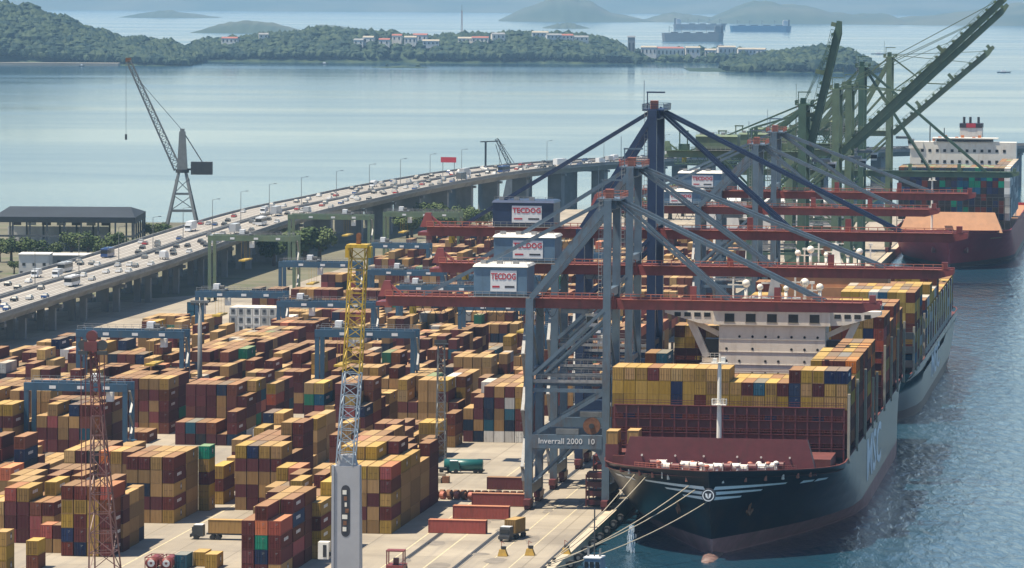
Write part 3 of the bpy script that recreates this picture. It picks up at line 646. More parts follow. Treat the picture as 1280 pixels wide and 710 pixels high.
# round badge on the stem
m = MB(); m.cyl((0, -.55, 13.5), (0, 3.2, 13.5), 1.38, n=20); bd = m.build('bow_badge', M['sign_dark'], ship)
m = MB()
for i in range(20):
    a, b = 2 * math.pi * i / 20, 2 * math.pi * (i + 1) / 20; m.face([(1.2 * math.cos(a), -.58, 13.5 + 1.2 * math.sin(a)), (1.2 * math.cos(b), -.58, 13.5 + 1.2 * math.sin(b)), (1.0 * math.cos(b), -.58, 13.5 + 1.0 * math.sin(b)), (1.0 * math.cos(a), -.58, 13.5 + 1.0 * math.sin(a))])
m.build('badge_ring', M['emblem_white'], bd)
MB().face([(-.65, -.6, 13.95), (-.2, -.6, 13.9), (0, -.6, 12.75), (-.5, -.6, 13.2)][::-1]).face([(.65, -.6, 13.95), (.2, -.6, 13.9), (0, -.6, 12.75), (.5, -.6, 13.2)]).build('badge_shield', M['emblem_white'], bd)
# side letters follow the plating
def letters_on_side(root, txt, size, yc, zc, hbf, mat, sx, sgn=1, bold=.0):
    me = text_mesh(txt, size, bold); me.materials.clear(); me.materials.append(mat)
    for v in me.vertices:
        y = yc + sgn * v.co.x * sx; z = zc + v.co.y; e = .5; x = hbf(y, z); dx = (hbf(y + e, z) - hbf(y - e, z)); ln = math.hypot(1, dx); o_ = .06 + v.co.z
        v.co = (sgn * (x + o_ / ln), y - dx * o_ / ln, z)
    ob = bpy.data.objects.new('lettering', me); COL.objects.link(ob); ob.parent = root; return ob
letters_on_side(ship, 'MSC', 13.2, 132, 10.0, hb, M['emblem_white'], 2.1, bold=.25)
for ya, yb in ((19.0, 22.6), (23.4, 27.6)): strip_on_hull(ship, hb, ya, yb, 14.3, 14.95, .35, M['emblem_white'], 'name_stroke')
# foredeck: breakwater, windlasses, mast
m = MB(); zf = 16.6
m.face([(-20.6, 19.9, zf - .8), (20.6, 19.9, zf - .8), (18.6, 20.5, 23.3), (-18.6, 20.5, 23.3)]).face([(-18.6, 20.5, 23.3), (18.6, 20.5, 23.3), (18.6, 22.8, 23.1), (-18.6, 22.8, 23.1)]).face([(18.6, 22.8, 23.1), (20.6, 24.5, zf - .8), (-20.6, 24.5, zf - .8), (-18.6, 22.8, 23.1)][::-1])
for s in (-1, 1): m.face([(s * 20.6, 19.9, zf - .8), (s * 20.6, 24.5, zf - .8), (s * 18.6, 22.8, 23.1), (s * 18.6, 20.5, 23.3)][::s])
m.build('breakwater', M['maroon'], ship)
for x in (-16, -9, -3, 4, 9, 15): MB().cyl((x, 20.1, 19.5), (x, 19.8, 19.5), .22, n=8).build('deck_lamp', M['white_paint'], ship)
foremast(ship, 0, 21.6, 23.0, 38.9, M['white_paint'])
rr = random.Random(2)
for i in range(16):
    x = -13 + i * 1.75; y = 6.5 + rr.uniform(-.5, 6) + abs(x) * .25
    if abs(x) > hb(y, 17) - 1.5: continue
    w = MB().cyl((x - .8, y, 18.3), (x + .8, y, 18.3), .8, n=12); w.box(x - 1.05, x - .85, y - .8, y + .8, 15.9, 19.1).box(x + .85, x + 1.05, y - .8, y + .8, 15.9, 19.1)
    w.build('mooring_winch', M['white_paint'] if i % 3 else M['maroon'], ship)
for i in range(14):
    x = -12 + i * 1.9 + rr.uniform(-.5, .5); y = 4.5 + rr.uniform(0, 7) + abs(x) * .3
    if abs(x) > hb(y, 17) - 1.5: continue
    MB().cyl((x, y, 15.9), (x, y, 18.6), .28, n=8).ball((x, y, 18.9), .62, n=8, sq=.7).build('mushroom_vent', M['white_paint'] if i % 2 else M['salmon'], ship, True)
for i in range(12):
    s = -1 if i % 2 else 1; y = 2.5 + i * 1.6; x = s * (hb(y, 17.2) - 1.2)
    MB().cyl((x, y, 15.8), (x, y, 17.3), .32, n=8).cyl((x, y + .9, 15.8), (x, y + .9, 17.3), .32, n=8).build('mooring_bitts', M['salmon'] if i % 3 else M['white_paint'], ship)
MB().rail([(-(hb(y, 17.2) - .3), y, zdk(y)) for y in (14, 8, 4, 1.5)] + [(hb(y, 17.2) - .3, y, zdk(y)) for y in (1.5, 4, 8, 14)], .9, 1.2, .09).build('bow_rail', M['salmon'], ship)
for s in (-1, 1):     # anchors in their pockets
    y = 12.0; x = hb(y, 10.2); m = MB(); m.beam((s * (x + .4), y - .2, 11.4), (s * (x - .2), y - .2, 8.6), .5, .5); m.beam((s * (x - .3), y - 1.6, 9.2), (s * (x - .1), y, 8.4), .5, .6); m.beam((s * (x + .5), y + 1.2, 9.4), (s * (x - .1), y, 8.4), .5, .6); m.build('anchor', M['rust'], ship)
lashing(ship, 43.2, 24.6, 16.4, 28.0, 4, M['maroon'])
MB().box(-23, 23, 27, 42.5, 15.9, 18.6).build('hatch_cover', M['deck_red'], ship)
for k, y in enumerate((70.6, 98.2, 125.2, 140.0, 170.0, 197.6, 225.1, 253.0)):
    lashing(ship, y, 25.0, 16.4, 24.5 if k in (2, 3) else 30.5, 3 if k in (2, 3) else 5, M['maroon'])
    for s in (-1, 1): MB().box(min(s * 25.35, s * 25.9), max(s * 25.35, s * 25.9), y - .3, y + .8, 16.2, 32 if k not in (2, 3) else 28).build('side_post', M['beige'], ship)
MB().box(25.35, 25.9, 43.2, 44.4, 16.2, 31).build('side_post', M['beige'], ship)
deckhouse(ship, 152.0, 16.2, 41.2, 12.6, 25.8, M['cream'])
MB().frus((-4, 4, 178, 186, 16), (-3.4, 3.4, 179, 185, 30)).build('engine_casing', M['cream'], ship)

for i, (yy, xx) in enumerate(((27.5, -23.2), (29.5, -19.0))):
    o = bpy.data.objects.new('shipping_container', cont_mesh('ochre', L20)); COL.objects.link(o); o.location = W3(SHIPS['near']['uc'] + yy, SHIPS['near']['vc'] + xx, 20.9); o.rotation_euler = (0, 0, -AZ); tag(o, ('left' if i == 0 else 'right') + ' of two lone ochre containers behind the maroon breakwater', 'container')
    MB().box(xx - 1.4, xx + 1.4, yy, yy + 6, 16.0, 20.9).build('container_pedestal', M['maroon'], ship)
# middle ship
sp = SHIPS['mid']; ship = port('container_ship', 'teal-black container ship moored astern of the near one, its transom towards us', 'ship', sp['uc'] + sp['L'], sp['vc'], turn=math.pi)
hbm, zdm = build_ship(ship, sp['L'], 51.0, 13.6, 2.6, M['hull_navy'], M['boot_dark'], M['deck_red'])
letters_on_side(ship, 'MSC', 10.5, 180, 8.2, hbm, M['emblem_white'], 2.4, sgn=-1, bold=.2)
Lm = sp['L']
deckhouse(ship, Lm - 66.0, 13.0, 37.0, 14.0, 24.8, M['tan'], 6, False)
for k in range(17):
    y = Lm - (7.2 + k * 13.6)
    if y < 40: continue
    lashing(ship, y, 25.0, 13.0, 24.5, 3, M['steel_dark'], fine=k < 2)
    for s in (-1, 1): MB().box(min(s * 24.8, s * 25.4), max(s * 24.8, s * 25.4), y - .5, y + .6, 13.0, 26).build('side_post', M['beige'] if k < 5 else M['white_paint'], ship)
m = MB()
for x in (-18, -9, 0, 9, 18): m.box(x - .4, x + .4, Lm - 2, Lm - 1, 12.4, 18.4)
m.box(-19, 19, Lm - 2.2, Lm - .8, 18.4, 19.2).box(-19, 19, Lm - 2.2, Lm - .8, 15.6, 15.9).build('stern_gantry', M['steel'], ship)
# far red ship
sp = SHIPS['far']; ship = port('container_ship', 'red hulled container ship with white bridge, farthest along the quay', 'ship', sp['uc'], sp['vc'])
hbf, zdf = build_ship(ship, sp['L'], 50.0, 15.6, 2.2, M['hull_red'], M['boot_dark'], M['tan'])
m = MB(); zf = 15
m.face([(-22, 19, zf), (22, 19, zf), (18.4, 24, 23.4), (-18.4, 24, 23.4)]).face([(-18.4, 24, 23.4), (18.4, 24, 23.4), (18.4, 26, 23.2), (-18.4, 26, 23.2)])
for s in (-1, 1): m.face([(s * 22, 19, zf), (s * 22, 28, zf), (s * 18.4, 26, 23.2), (s * 18.4, 24, 23.4)][::s])
m.build('breakwater', M['tan'], ship)
foremast(ship, -8, 17.0, 15, 37, M['white_paint'])
lashing(ship, 44, 24.4, 15, 29, 4, M['steel_dark'], fine=False)
strip_on_hull(ship, hbf, 20, 28, 12.3, 12.9, .2, M['tan'], 'name_stroke')
for s in (-1, 1): MB().cyl((s * (hbf(14, 8) - 1), 13.2, 8), (s * (hbf(14, 8) + .25), 13.0, 8), 1.5, n=12).build('anchor_pocket', M['crane_red'], ship)
dh = MB().box(-26, 22.5, 172, 184, 15, 48.6).box(-26.6, -20, 171.4, 176, 45.5, 48.7).build('deckhouse', M['white_paint'], ship)
MB().box(-14, 12, 171.2, 172.6, 48.9, 50.0).build('bridge_window', M['glass'], dh); MB().box(-16, 14, 171.6, 182, 50.02, 50.5).build('bridge_roof', M['white_paint'], dh)
MB().beam((-17, 173, 48.6), (-17, 173, 56), .5).build('signal_mast', M['steel_dark'], dh); MB().beam((-10.5, 173, 50.4), (-10.5, 173, 55), .4).build('signal_mast', M['steel_dark'], dh)
for zz in (39.0, 44.0):
    for i in range(12): MB().box(-21 + i * 3.4, -19.7 + i * 3.4, 171.9, 171.99, zz, zz + 1.3).build('porthole', M['glass'], dh)
fn = MB().frus((-5.2, 5.2, 214, 226, 15), (-5.2, 5.2, 214, 226, 54)).build('funnel', M['white_paint'], ship)
MB().box(-5.35, 5.35, 213.8, 226.2, 54.01, 56).build('funnel_band', M['sign_dark'], fn); MB().box(-2.2, 2.2, 213.7, 213.75, 54.1, 56.1).build('funnel_mark', M['sign_red'], fn)
for x in (-3.4, -.5, 3.3): MB().cyl((x, 218, 56), (x, 218, 59), .6, n=8).build('exhaust_pipe', M['steel_dark'], fn)
for i in range(10): MB().box(-16 + i * 2.6, -14.6 + i * 2.6, 176, 178, 48.9, 50.2 + (i % 3) * .7).build('roof_vent', M['orange'], ship)

# ------------------------------------------------------------------ quay cranes
def sts(label, u, vback, vtip, zb, zap, mats, wide=17.0, house=None, sign=None, group='quay cranes over the ships', boom_up=0.0, boomL=None, leg=1.65, tower_x=0.0, beam_txt=None, gauge=17.0, text2=True):
    """ship-to-shore gantry; local x = towards the water from the waterside rail, y = along the quay"""
    fr, bm, hs = mats; g = port('quay_crane', label, 'crane', u, -120.0, 3.0, group); z0 = 0.0; zb -= 3; zap -= 3; xb = vback + 120; xt = vtip + 120
    yc = wide / 2; ys_ = (0, wide); hg = 1.15; rcol = M['salmon'] if bm == M['crane_red'] else fr
    for y in ys_:
        for x in (0, -gauge):
            b = MB(); yy = y
            b.box(x - .7, x + .7, yy - 3.4, yy + 3.4, 1.0, 2.3)
            for k in range(4): b.cyl((x - .55, yy - 2.7 + k * 1.8, .55), (x + .55, yy - 2.7 + k * 1.8, .55), .52, n=10)
            b.build('bogie', M['maroon'], g)
            top = zap - 1 if x == 0 else zb + 1.2
            MB().box(x - leg / 2, x + leg / 2, y - .8, y + .8, 2.3, top).build('leg', fr, g)
    for x in (0, -gauge): MB().box(x - .75, x + .75, .8, wide - .8, 3.2, 5.4).build('sill_beam', fr, g)
    for i, y in enumerate(ys_):
        pb = MB().box(-gauge + leg / 2, -leg / 2, y - .9, y + .9, 13.4, 16.4)
        for s, x in ((1, -gauge + leg / 2), (-1, -leg / 2)):       # rounded haunches
            pb.face([(x, y - .7, 13.4), (x + s * 3.2, y - .7, 13.4), (x + s * 1.2, y - .7, 12.6), (x, y - .7, 10.2)][::-s]); pb.face([(x, y + .7, 13.4), (x + s * 3.2, y + .7, 13.4), (x + s * 1.2, y + .7, 12.6), (x, y + .7, 10.2)][::s])
        p = pb.build('portal_beam', fr, g)
        if i == 0 and beam_txt: lettering(beam_txt, 1.75, M['sign_white'], p, (-8.6, -.94, 15.0), sx=1.0, bold=.01)
        zt = zb
        d = MB(); d.beam((-gauge + .8, y, 16.2), (-.8, y, 25.5), .8); d.build('brace', fr, g)
        d = MB(); d.beam((-gauge + .8, y - .5, zt - 15.5), (-.6, y - .5, zt - 1.0), .75); d.build('brace', fr, g)
        d = MB(); d.beam((-gauge + .8, y + .5, zt - 17.5), (-.6, y + .5, zt - 3.2), .65); d.build('brace', fr, g)
        MB().box(-gauge, 0, y - .3, y + .3, 25.7, 26.5).build('tie_beam', fr, g)
        MB().box(-gauge, 0, y - .25, y + .25, 27.9, 28.5).rail([(-gauge + 1, y - .3, 28.5), (-1, y - .3, 28.5)], 1.1, 1.6, .09).build('walkway', M['rail_grey'], g)
        MB().beam((0, y, zap - 2.2), (-gauge + .3, y, zb + 1.4), 1.25).build('back_brace', fr, g)
    MB().box(-gauge - .6, -gauge + .6, .8, wide - .8, zb - 1.0, zb + 1.0).build('cross_beam', fr, g); MB().box(-.7, .7, .8, wide - .8, zap - 3.4, zap - 1.2).build('cross_beam', fr, g)
    MB().box(-.6, .6, .8, wide - .8, zb + 1.6, zb + 3.4).build('cross_beam', fr, g)
    # fixed girder on the land side, hinged boom over the water
    gy = (yc - 3.4, yc + 3.4); gd = MB()
    for y in gy: gd.box(xb, 1.5, y - .65, y + .65, zb - hg, zb + hg)
    for x in np.arange(xb, 1, 9): gd.box(x, x + .8, gy[0], gy[1], zb - .5, zb + .5)
    gdo = gd.build('girder', bm, g)
    MB().rail([(xb, gy[0] - 1.5, zb + hg), (1.0, gy[0] - 1.5, zb + hg)], 1.2, 1.7, .17).box(xb, 1, gy[0] - 1.55, gy[0] - .65, zb + hg - .12, zb + hg).build('girder_rail', rcol, gdo)
    m = MB().box(xb - 2.2, xb, gy[0] - .6, gy[1] + .6, zb - hg, zb - .3); m.frus((xb - 1.8, xb + 1.6, gy[0], gy[0] + 2.5, zb + .9), (xb - .6, xb + .8, gy[0] + .4, gy[0] + 2.0, zb + 4.3)); m.beam((xb + 4, gy[0], zb + 1), (xb, gy[0] + 1, zb + 4), .5); m.build('rope_sheave_end', bm, gdo)
    BL = boomL or (xt - 1.5); ca, sa = math.cos(boom_up), math.sin(boom_up); T = lambda x, y, z: (1.6 + x * ca - z * sa, y, zb + x * sa + z * ca)
    bo = MB()
    def obox(mb, x0, x1, y0, y1, za, zc, m=0):
        k = len(mb.v); mb.v += [T(x, y, z) for z in (za, zc) for x, y in ((x0, y0), (x1, y0), (x1, y1), (x0, y1))]
        for q in ((0, 3, 2, 1), (4, 5, 6, 7), (0, 1, 5, 4), (1, 2, 6, 5), (2, 3, 7, 6), (3, 0, 4, 7)): mb.f.append(tuple(k + i for i in q)); mb.m.append(m); mb.c.append(None)
    for y in gy:
        obox(bo, 0, BL - 4, y - .65, y + .65, -hg, hg)
        k = len(bo.v); bo.v += [T(BL - 4, y - .65, -hg), T(BL - 4, y + .65, -hg), T(BL - 4, y + .65, hg), T(BL - 4, y - .65, hg), T(BL, y - .5, -.1), T(BL, y + .5, -.1), T(BL, y + .5, hg), T(BL, y - .5, hg)]
        for q in ((4, 5, 6, 7), (0, 4, 7, 3), (1, 2, 6, 5), (3, 7, 6, 2), (0, 1, 5, 4)): bo.f.append(tuple(k + i for i in q)); bo.m.append(0); bo.c.append(None)
    for x in np.arange(1, BL, 8): obox(bo, x, x + .7, gy[0] + .65, gy[1] - .65, -.5, .5)
    if boom_up:
        for x in np.arange(3, BL - 3, 4.2):
            for y in gy: obox(bo, x, x + .9, y - .5, y + .5, hg, hg + .8)
    bmo = bo.build('boom', bm if not boom_up else fr, g)
    rl = MB(); n = int((BL - 3) / 2.2)
    for i in range(n + 1): rl.beam(T(1 + i * 2.2, gy[0] - 1.4, hg), T(1 + i * 2.2, gy[0] - 1.4, hg + 1.1), .17)
    rl.beam(T(1, gy[0] - 1.4, hg + 1.1), T(1 + n * 2.2, gy[0] - 1.4, hg + 1.1), .15); rl.beam(T(1, gy[0] - 1.4, hg + .55), T(1 + n * 2.2, gy[0] - 1.4, hg + .55), .06); obox(rl, 1, 1 + n * 2.2, gy[0] - 1.45, gy[0] - .66, hg - .14, hg - .02)
    rl.build('boom_rail', rcol, bmo)
    for fx in (.30, .62, .98):
        bx = MB(); obox(bx, BL * fx - 1.2, BL * fx + .2, gy[0] - .6, gy[0] + .6, hg + .01, hg + (1.6 if fx > .9 else 3.0)); bx.build('stay_bracket', bm, bmo)
    # stays
    for y in gy:
        s = 1 if y > yc else -1
        if boom_up:
            MB().beam((0, y, zap), T(BL * .93, y, hg), .16).build('hoist_rope', fr, g); MB().beam((0, y + s * .6, zap), T(BL * .8, y, hg), .14).build('hoist_rope', fr, g)
            p = T(BL * .55, y, hg); MB().beam((0, y, zap - .6), tuple((Vector((0, y, zap)) + Vector(p)) / 2 + Vector((3, 0, -6))), .35).beam(tuple((Vector((0, y, zap)) + Vector(p)) / 2 + Vector((3, 0, -6))), p, .35).build('fore_stay', fr, g)
        else:
            for fx, w in ((.42, .55), (.78, .6)):
                MB().beam((.3, y, zap - .8), T(BL * fx, y, hg), w, w).build('fore_stay', fr, g)
                MB().beam((.3, y + s * 1.2, zap - .5), T(BL * fx + .6, y + s * .5, hg), .22, .22).build('fore_stay', fr, g)
        MB().beam((-.3, y, zap - .9), (xb + 8, y, zb + hg), .7 if not boom_up else .5).build('back_stay', M['rail_grey'] if fr == M['crane_blue'] else fr, g)
    # head of the tower
    hd = MB().box(-2.6, 2.6, 1.0, wide - 1.0, zap - 1.2, zap - .8).box(-1.6, 1.6, 2, wide - 2, zap - 3.0, zap - 1.2); h = hd.build('tower_head', fr, g)
    MB().rail([(-2.6, 1, zap - .8), (2.6, 1, zap - .8), (2.6, wide - 1, zap - .8), (-2.6, wide - 1, zap - .8), (-2.6, 1, zap - .8)], 1.2, 1.3, .1).build('platform_rail', rcol if fr != M['crane_navy'] else fr, h)
    MB().box(-1.0, .8, 3.5, 5.5, zap - .8, zap + 1.2).build('sheave_block', rcol, h); MB().beam((-1.6, 3, zap - .8), (-1.6, 3, zap + 3.2), .25).beam((-1.8, 3, zap + 3.2), (2.6, 3, zap + 3.2), .35).build('service_davit', fr, h)
    MB().beam((-2.3, 2, zap - .8), (-2.3, 2, zap + 6), .12).build('aerial', fr, h)
    # machinery house
    if house:
        x0, x1, za, zc = house[0] + 120, house[1] + 120, zb + hg + .3, house[2] - 3; hm = MB(); y0, y1 = gy[0] - 2.6, gy[1] + 2.6
        hm.box(x0, x1, y0, y1, za, zc); ho = hm.build('machinery_house', hs, g)
        MB().frus((x0 - .25, x1 + .25, y0 - .3, y1 + .3, zc + .01), (x0 + .1, x1 - .1, y0 + .5, y1 - .5, zc + .55)).build('house_roof', M['roof_white'] if hs == M['house_blue'] else hs, ho)
        for k in range(3): MB().box(x0 + 1.2 + k * 3.6, x0 + 2.4 + k * 3.6, y0 + 2, y0 + 3.4, zc + .5, zc + 1.3).build('roof_vent', M['rail_grey'], ho)
        MB().rail([(x0 - 1.0, y0 - .9, za), (x1 + 1.0, y0 - .9, za)], 1.1, 1.5, .08).box(x0 - 1.0, x1 + 1.0, y0 - 1.0, y0 - .1, za - .12, za - .02).build('house_walkway', M['rail_grey'], ho)
        MB().rail([(x0 + .3, y0 + .6, zc + .5), (x1 - .3, y0 + .6, zc + .5)], .9, 1.6, .07).build('roof_rail', M['rail_grey'], ho)
        MB().box(x0 + .1, x1 - .1, y0 - .06, y0 - .01, za + .2, za + .5).build('base_trim', M['steel_dark'], ho)
        if sign:
            xm = x0 + (x1 - x0) * .56; hw = (x1 - x0) * .245; zm = za + (zc - za) * .52; hz = (zc - za) * .36
            sb = MB().box(xm - hw, xm + hw, y0 - .12, y0 - .02, zm - hz, zm + hz).build('sign_board', M['sign_white'], ho)
            lettering(sign, hz * .82, M['sign_red'], sb, (xm, y0 - .16, zm + hz * .42), sx=hw * 1.72 / (len(sign) * hz * .82 * .62), bold=.05)
            MB().box(xm - hw * .86, xm - hw * .3, y0 - .16, y0 - .125, zm - hz * .62, zm - hz * .44).build('small_print', M['sign_red'], sb); MB().box(xm + hw * .1, xm + hw * .84, y0 - .16, y0 - .125, zm - hz * .62, zm - hz * .44).build('small_print', M['sign_dark'], sb)
    for x in (0, -gauge):      # side frames along the quay
        MB().beam((x, .8, 18), (x, wide - .8, 30), .5).build('brace', fr, g); MB().beam((x, wide - .8, 30), (x, .8, zb - 3), .5).build('brace', fr, g)
        MB().box(x - .4, x + .4, .8, wide - .8, 29.2, 30.4).build('tie_beam', fr, g)
    for y in ys_:
        MB().beam((-gauge + .8, y, 5.8), (-gauge * .5, y, 13.4), .45).build('brace', fr, g)
        MB().box(-gauge + .8, -.8, y - .2, y + .2, zb - 17.2, zb - 16.6).rail([(-gauge + 1, y - .2, zb - 16.6), (-1, y - .2, zb - 16.6)], 1.1, 1.6, .1).build('walkway', M['rail_grey'], g)
    fs = MB()
    for k in range(14):       # festoon loops under the girder
        x = xb + 6 + k * 2.3; P = [(x + 2.3 * t, gy[0] - .9, zb - hg - 1.9 * 4 * t * (1 - t)) for t in (0, .25, .5, .75, 1)]
        for p_, q_ in zip(P, P[1:]): fs.beam(p_, q_, .12)
    fs.build('festoon_cable', M['steel_dark'], g)
    for k, x in enumerate((-gauge - 1.2, 1.3)):
        MB().box(x - .5, x + .5, 1.0, 2.2, 6.0, 8.4).build('electrical_cabinet', M['rail_grey'], g)
    if group.startswith('green'):      # the older cranes are braced all over
        for x in (0, -gauge):
            MB().beam((x, .8, 17), (x, wide - .8, zb - 2), .7).build('brace', fr, g); MB().beam((x, wide - .8, 17), (x, .8, zb - 2), .7).build('brace', fr, g)
        for y in ys_:
            MB().beam((-gauge + .8, y, zb - 14), (-.8, y, 28), .6).build('brace', fr, g); MB().beam((-gauge, y, zb + 1), (-1, y, zb + (zap - zb) * .55), .5).build('brace', fr, g); MB().beam((-gauge - 12, y if y else gy[0], zb - 1), (-gauge, y, zb - 13), .7).build('brace', fr, g)
            MB().beam((-gauge, y, zb + 1), (-gauge, y, zb + 9), 1.2).beam((-gauge, y, zb + 9), (0, y, zap - 4), .6).build('back_post', fr, g)
        pl = MB().box(xb + 3, xb + 26, gy[0] - 3.2, gy[0] - .7, zb - 3.4, zb - 3.1); pl.rail([(xb + 3, gy[0] - 3.2, zb - 3.1), (xb + 26, gy[0] - 3.2, zb - 3.1)], 1.2, 1.5, .16)
        for x in (xb + 4, xb + 14, xb + 25): pl.beam((x, gy[0] - 1.5, zb - 3.2), (x, gy[0] - 1.5, zb - 1), .3)
        pl.build('service_gallery', fr, g)
        for i_, x in enumerate((xb + 4, xb + 27)): MB().box(x, x + 3.5, gy[0], gy[0] + 3, zb + hg + .1, zb + hg + 2.2).beam((x + .4, gy[0], zb + hg + 2), (x + .4, gy[0], zb + hg + 6.5), .4).beam((x + 3, gy[0], zb + hg + 2), (x + 3, gy[0], zb + hg + 6.5), .4).beam((x, gy[0], zb + hg + 6.5), (x + 3.4, gy[0], zb + hg + 6.5), .5).build('sheave_tower', fr, g)
    # trolley, cab, cable reel, stairs
    xc = 6.0 if boom_up else -gauge * .45
    MB().box(xc - 3, xc + 3, gy[0] - .4, gy[1] + .4, zb - 2.2, zb - 1.25).build('trolley', M['steel'], g)
    cb = MB().frus((xc + 2.4, xc + 4.4, yc - 1.2, yc + 1.2, zb - 5.2), (xc + 2.0, xc + 5.0, yc - 1.4, yc + 1.4, zb - 2.3)).build('operator_cab', M['sign_white'], g); MB().box(xc + 2.3, xc + 4.7, yc - 1.46, yc - 1.42, zb - 4.4, zb - 3.0).build('cab_window', M['glass'], cb)
    MB().cyl((-3.2, .6, 18.4), (-3.2, 0, 18.4), 1.9, n=18).cyl((-3.2, -.02, 18.4), (-3.2, -.3, 18.4), .6, n=10, m=1).build('cable_reel', [M['rust'], M['steel_dark']], g)
    MB().box(-gauge + 6, -gauge + 11, -.6, .9, 16.5, 17.7).build('switchgear_box', M['steel'], g)
    st = MB()
    for k in range(6):
        za, zc = 3 + k * 6.2, 3 + (k + 1) * 6.2
        if zc > zb - 3: break
        st.beam((-gauge - 1.6, 1.0 if k % 2 else 5.5, za), (-gauge - 1.6, 5.5 if k % 2 else 1.0, zc), .7, .15); st.box(-gauge - 2.0, -gauge - .9, .3 if k % 2 == 0 else 5.0, 1.6 if k % 2 == 0 else 6.4, zc - .1, zc)
    st.build('stair', M['rail_grey'], g)
    ld = MB()
    for k in range(int((zap - zb) / .9)): ld.box(-1.9, -1.2, -.1, .1, zb + 2 + k * .9, zb + 2.1 + k * .9)
    ld.beam((-1.9, 0, zb + 2), (-1.9, 0, zap - 1), .1).beam((-1.2, 0, zb + 2), (-1.2, 0, zap - 1), .1); ld.build('ladder', M['rail_grey'], g)
    MB().box(xb + 22, xb + 24, gy[0] - 1.6, gy[0] - .7, zb + hg, zb + hg + 2.0).build('cable_drum', M['yellow'], g)
    MB().cyl((xb + 6, gy[0] - .2, zb - 1.2), (xb + 6, gy[0] - .2, zb - 2.8), .8, n=8).build('end_buffer', M['yellow'], g)
    return g
blue = (M['crane_blue'], M['crane_red'], M['house_blue']); pale = (M['crane_blue_pale'], M['crane_red'], M['house_blue']); navy = (M['crane_navy'], M['crane_red'], M['crane_navy'])
sts('nearest grey-blue quay crane with dark red boom over the cream ship bridge', 1003, -169.7, -60.9, 47.9, 71.9, pale, house=(-149.8, -138.0, 55.8), sign='TECDOG', beam_txt='Inverrall 2000  10')
sts('second grey-blue quay crane, its tower head just below the navy one', 1045, -164.4, -47.0, 52.9, 77.4, pale, house=(-151.5, -137.4, 60.1), sign='TECDOG')
sts('tall navy quay crane with the highest tower of the blue ones', 1091, -174.6, -45.8, 58.8, 89.3, navy, house=(-158.4, -143.8, 65.9), sign='TECDOG', leg=2.0)
sts('pale blue quay crane in the distance, nearer of the two before the green cranes', 1371, -168, -66.0, 51.5, 72.2, pale, house=(-150, -136.5, 57), sign='TECDOG')
sts('pale blue quay crane in the distance, right beside the green cranes', 1436, -168, -58.0, 53.5, 74.0, pale, house=(-150, -136.5, 60), sign='TECDOG')
gd = (M['crane_green'], M['crane_green'], M['crane_green']); gk = (M['crane_green_dark'], M['crane_green'], M['crane_green'])
sts('green quay crane with its single boom raised almost upright', 1548, -166, -60, 62.0, 80.0, gk, house=(-156, -142, 68), boom_up=R(77), boomL=46, group='green quay cranes', leg=2.6)
sts('green quay crane with the longest boom, raised at forty five degrees', 1707, -168, -60, 57.5, 82.0, gd, house=(-156, -142, 64), boom_up=R(44), boomL=86, group='green quay cranes', leg=2.6)
sts('green quay crane with a long raised boom, just beyond the longest one', 1775, -168, -60, 57.5, 82.0, gd, house=(-156, -142, 64), boom_up=R(43), boomL=80, group='green quay cranes', leg=2.4)
sts('green quay crane with its boom lowered across the far red ship', 1850, -168, -57.5, 44.5, 88.0, gk, house=(-152, -140, 50), group='green quay cranes', leg=2.2)
sts('farthest green quay crane, short boom raised at a shallow slant', 2035, -168, -60, 55.0, 89.5, gd, house=(-152, -140, 60), boom_up=R(41), boomL=58, group='green quay cranes', leg=2.2)

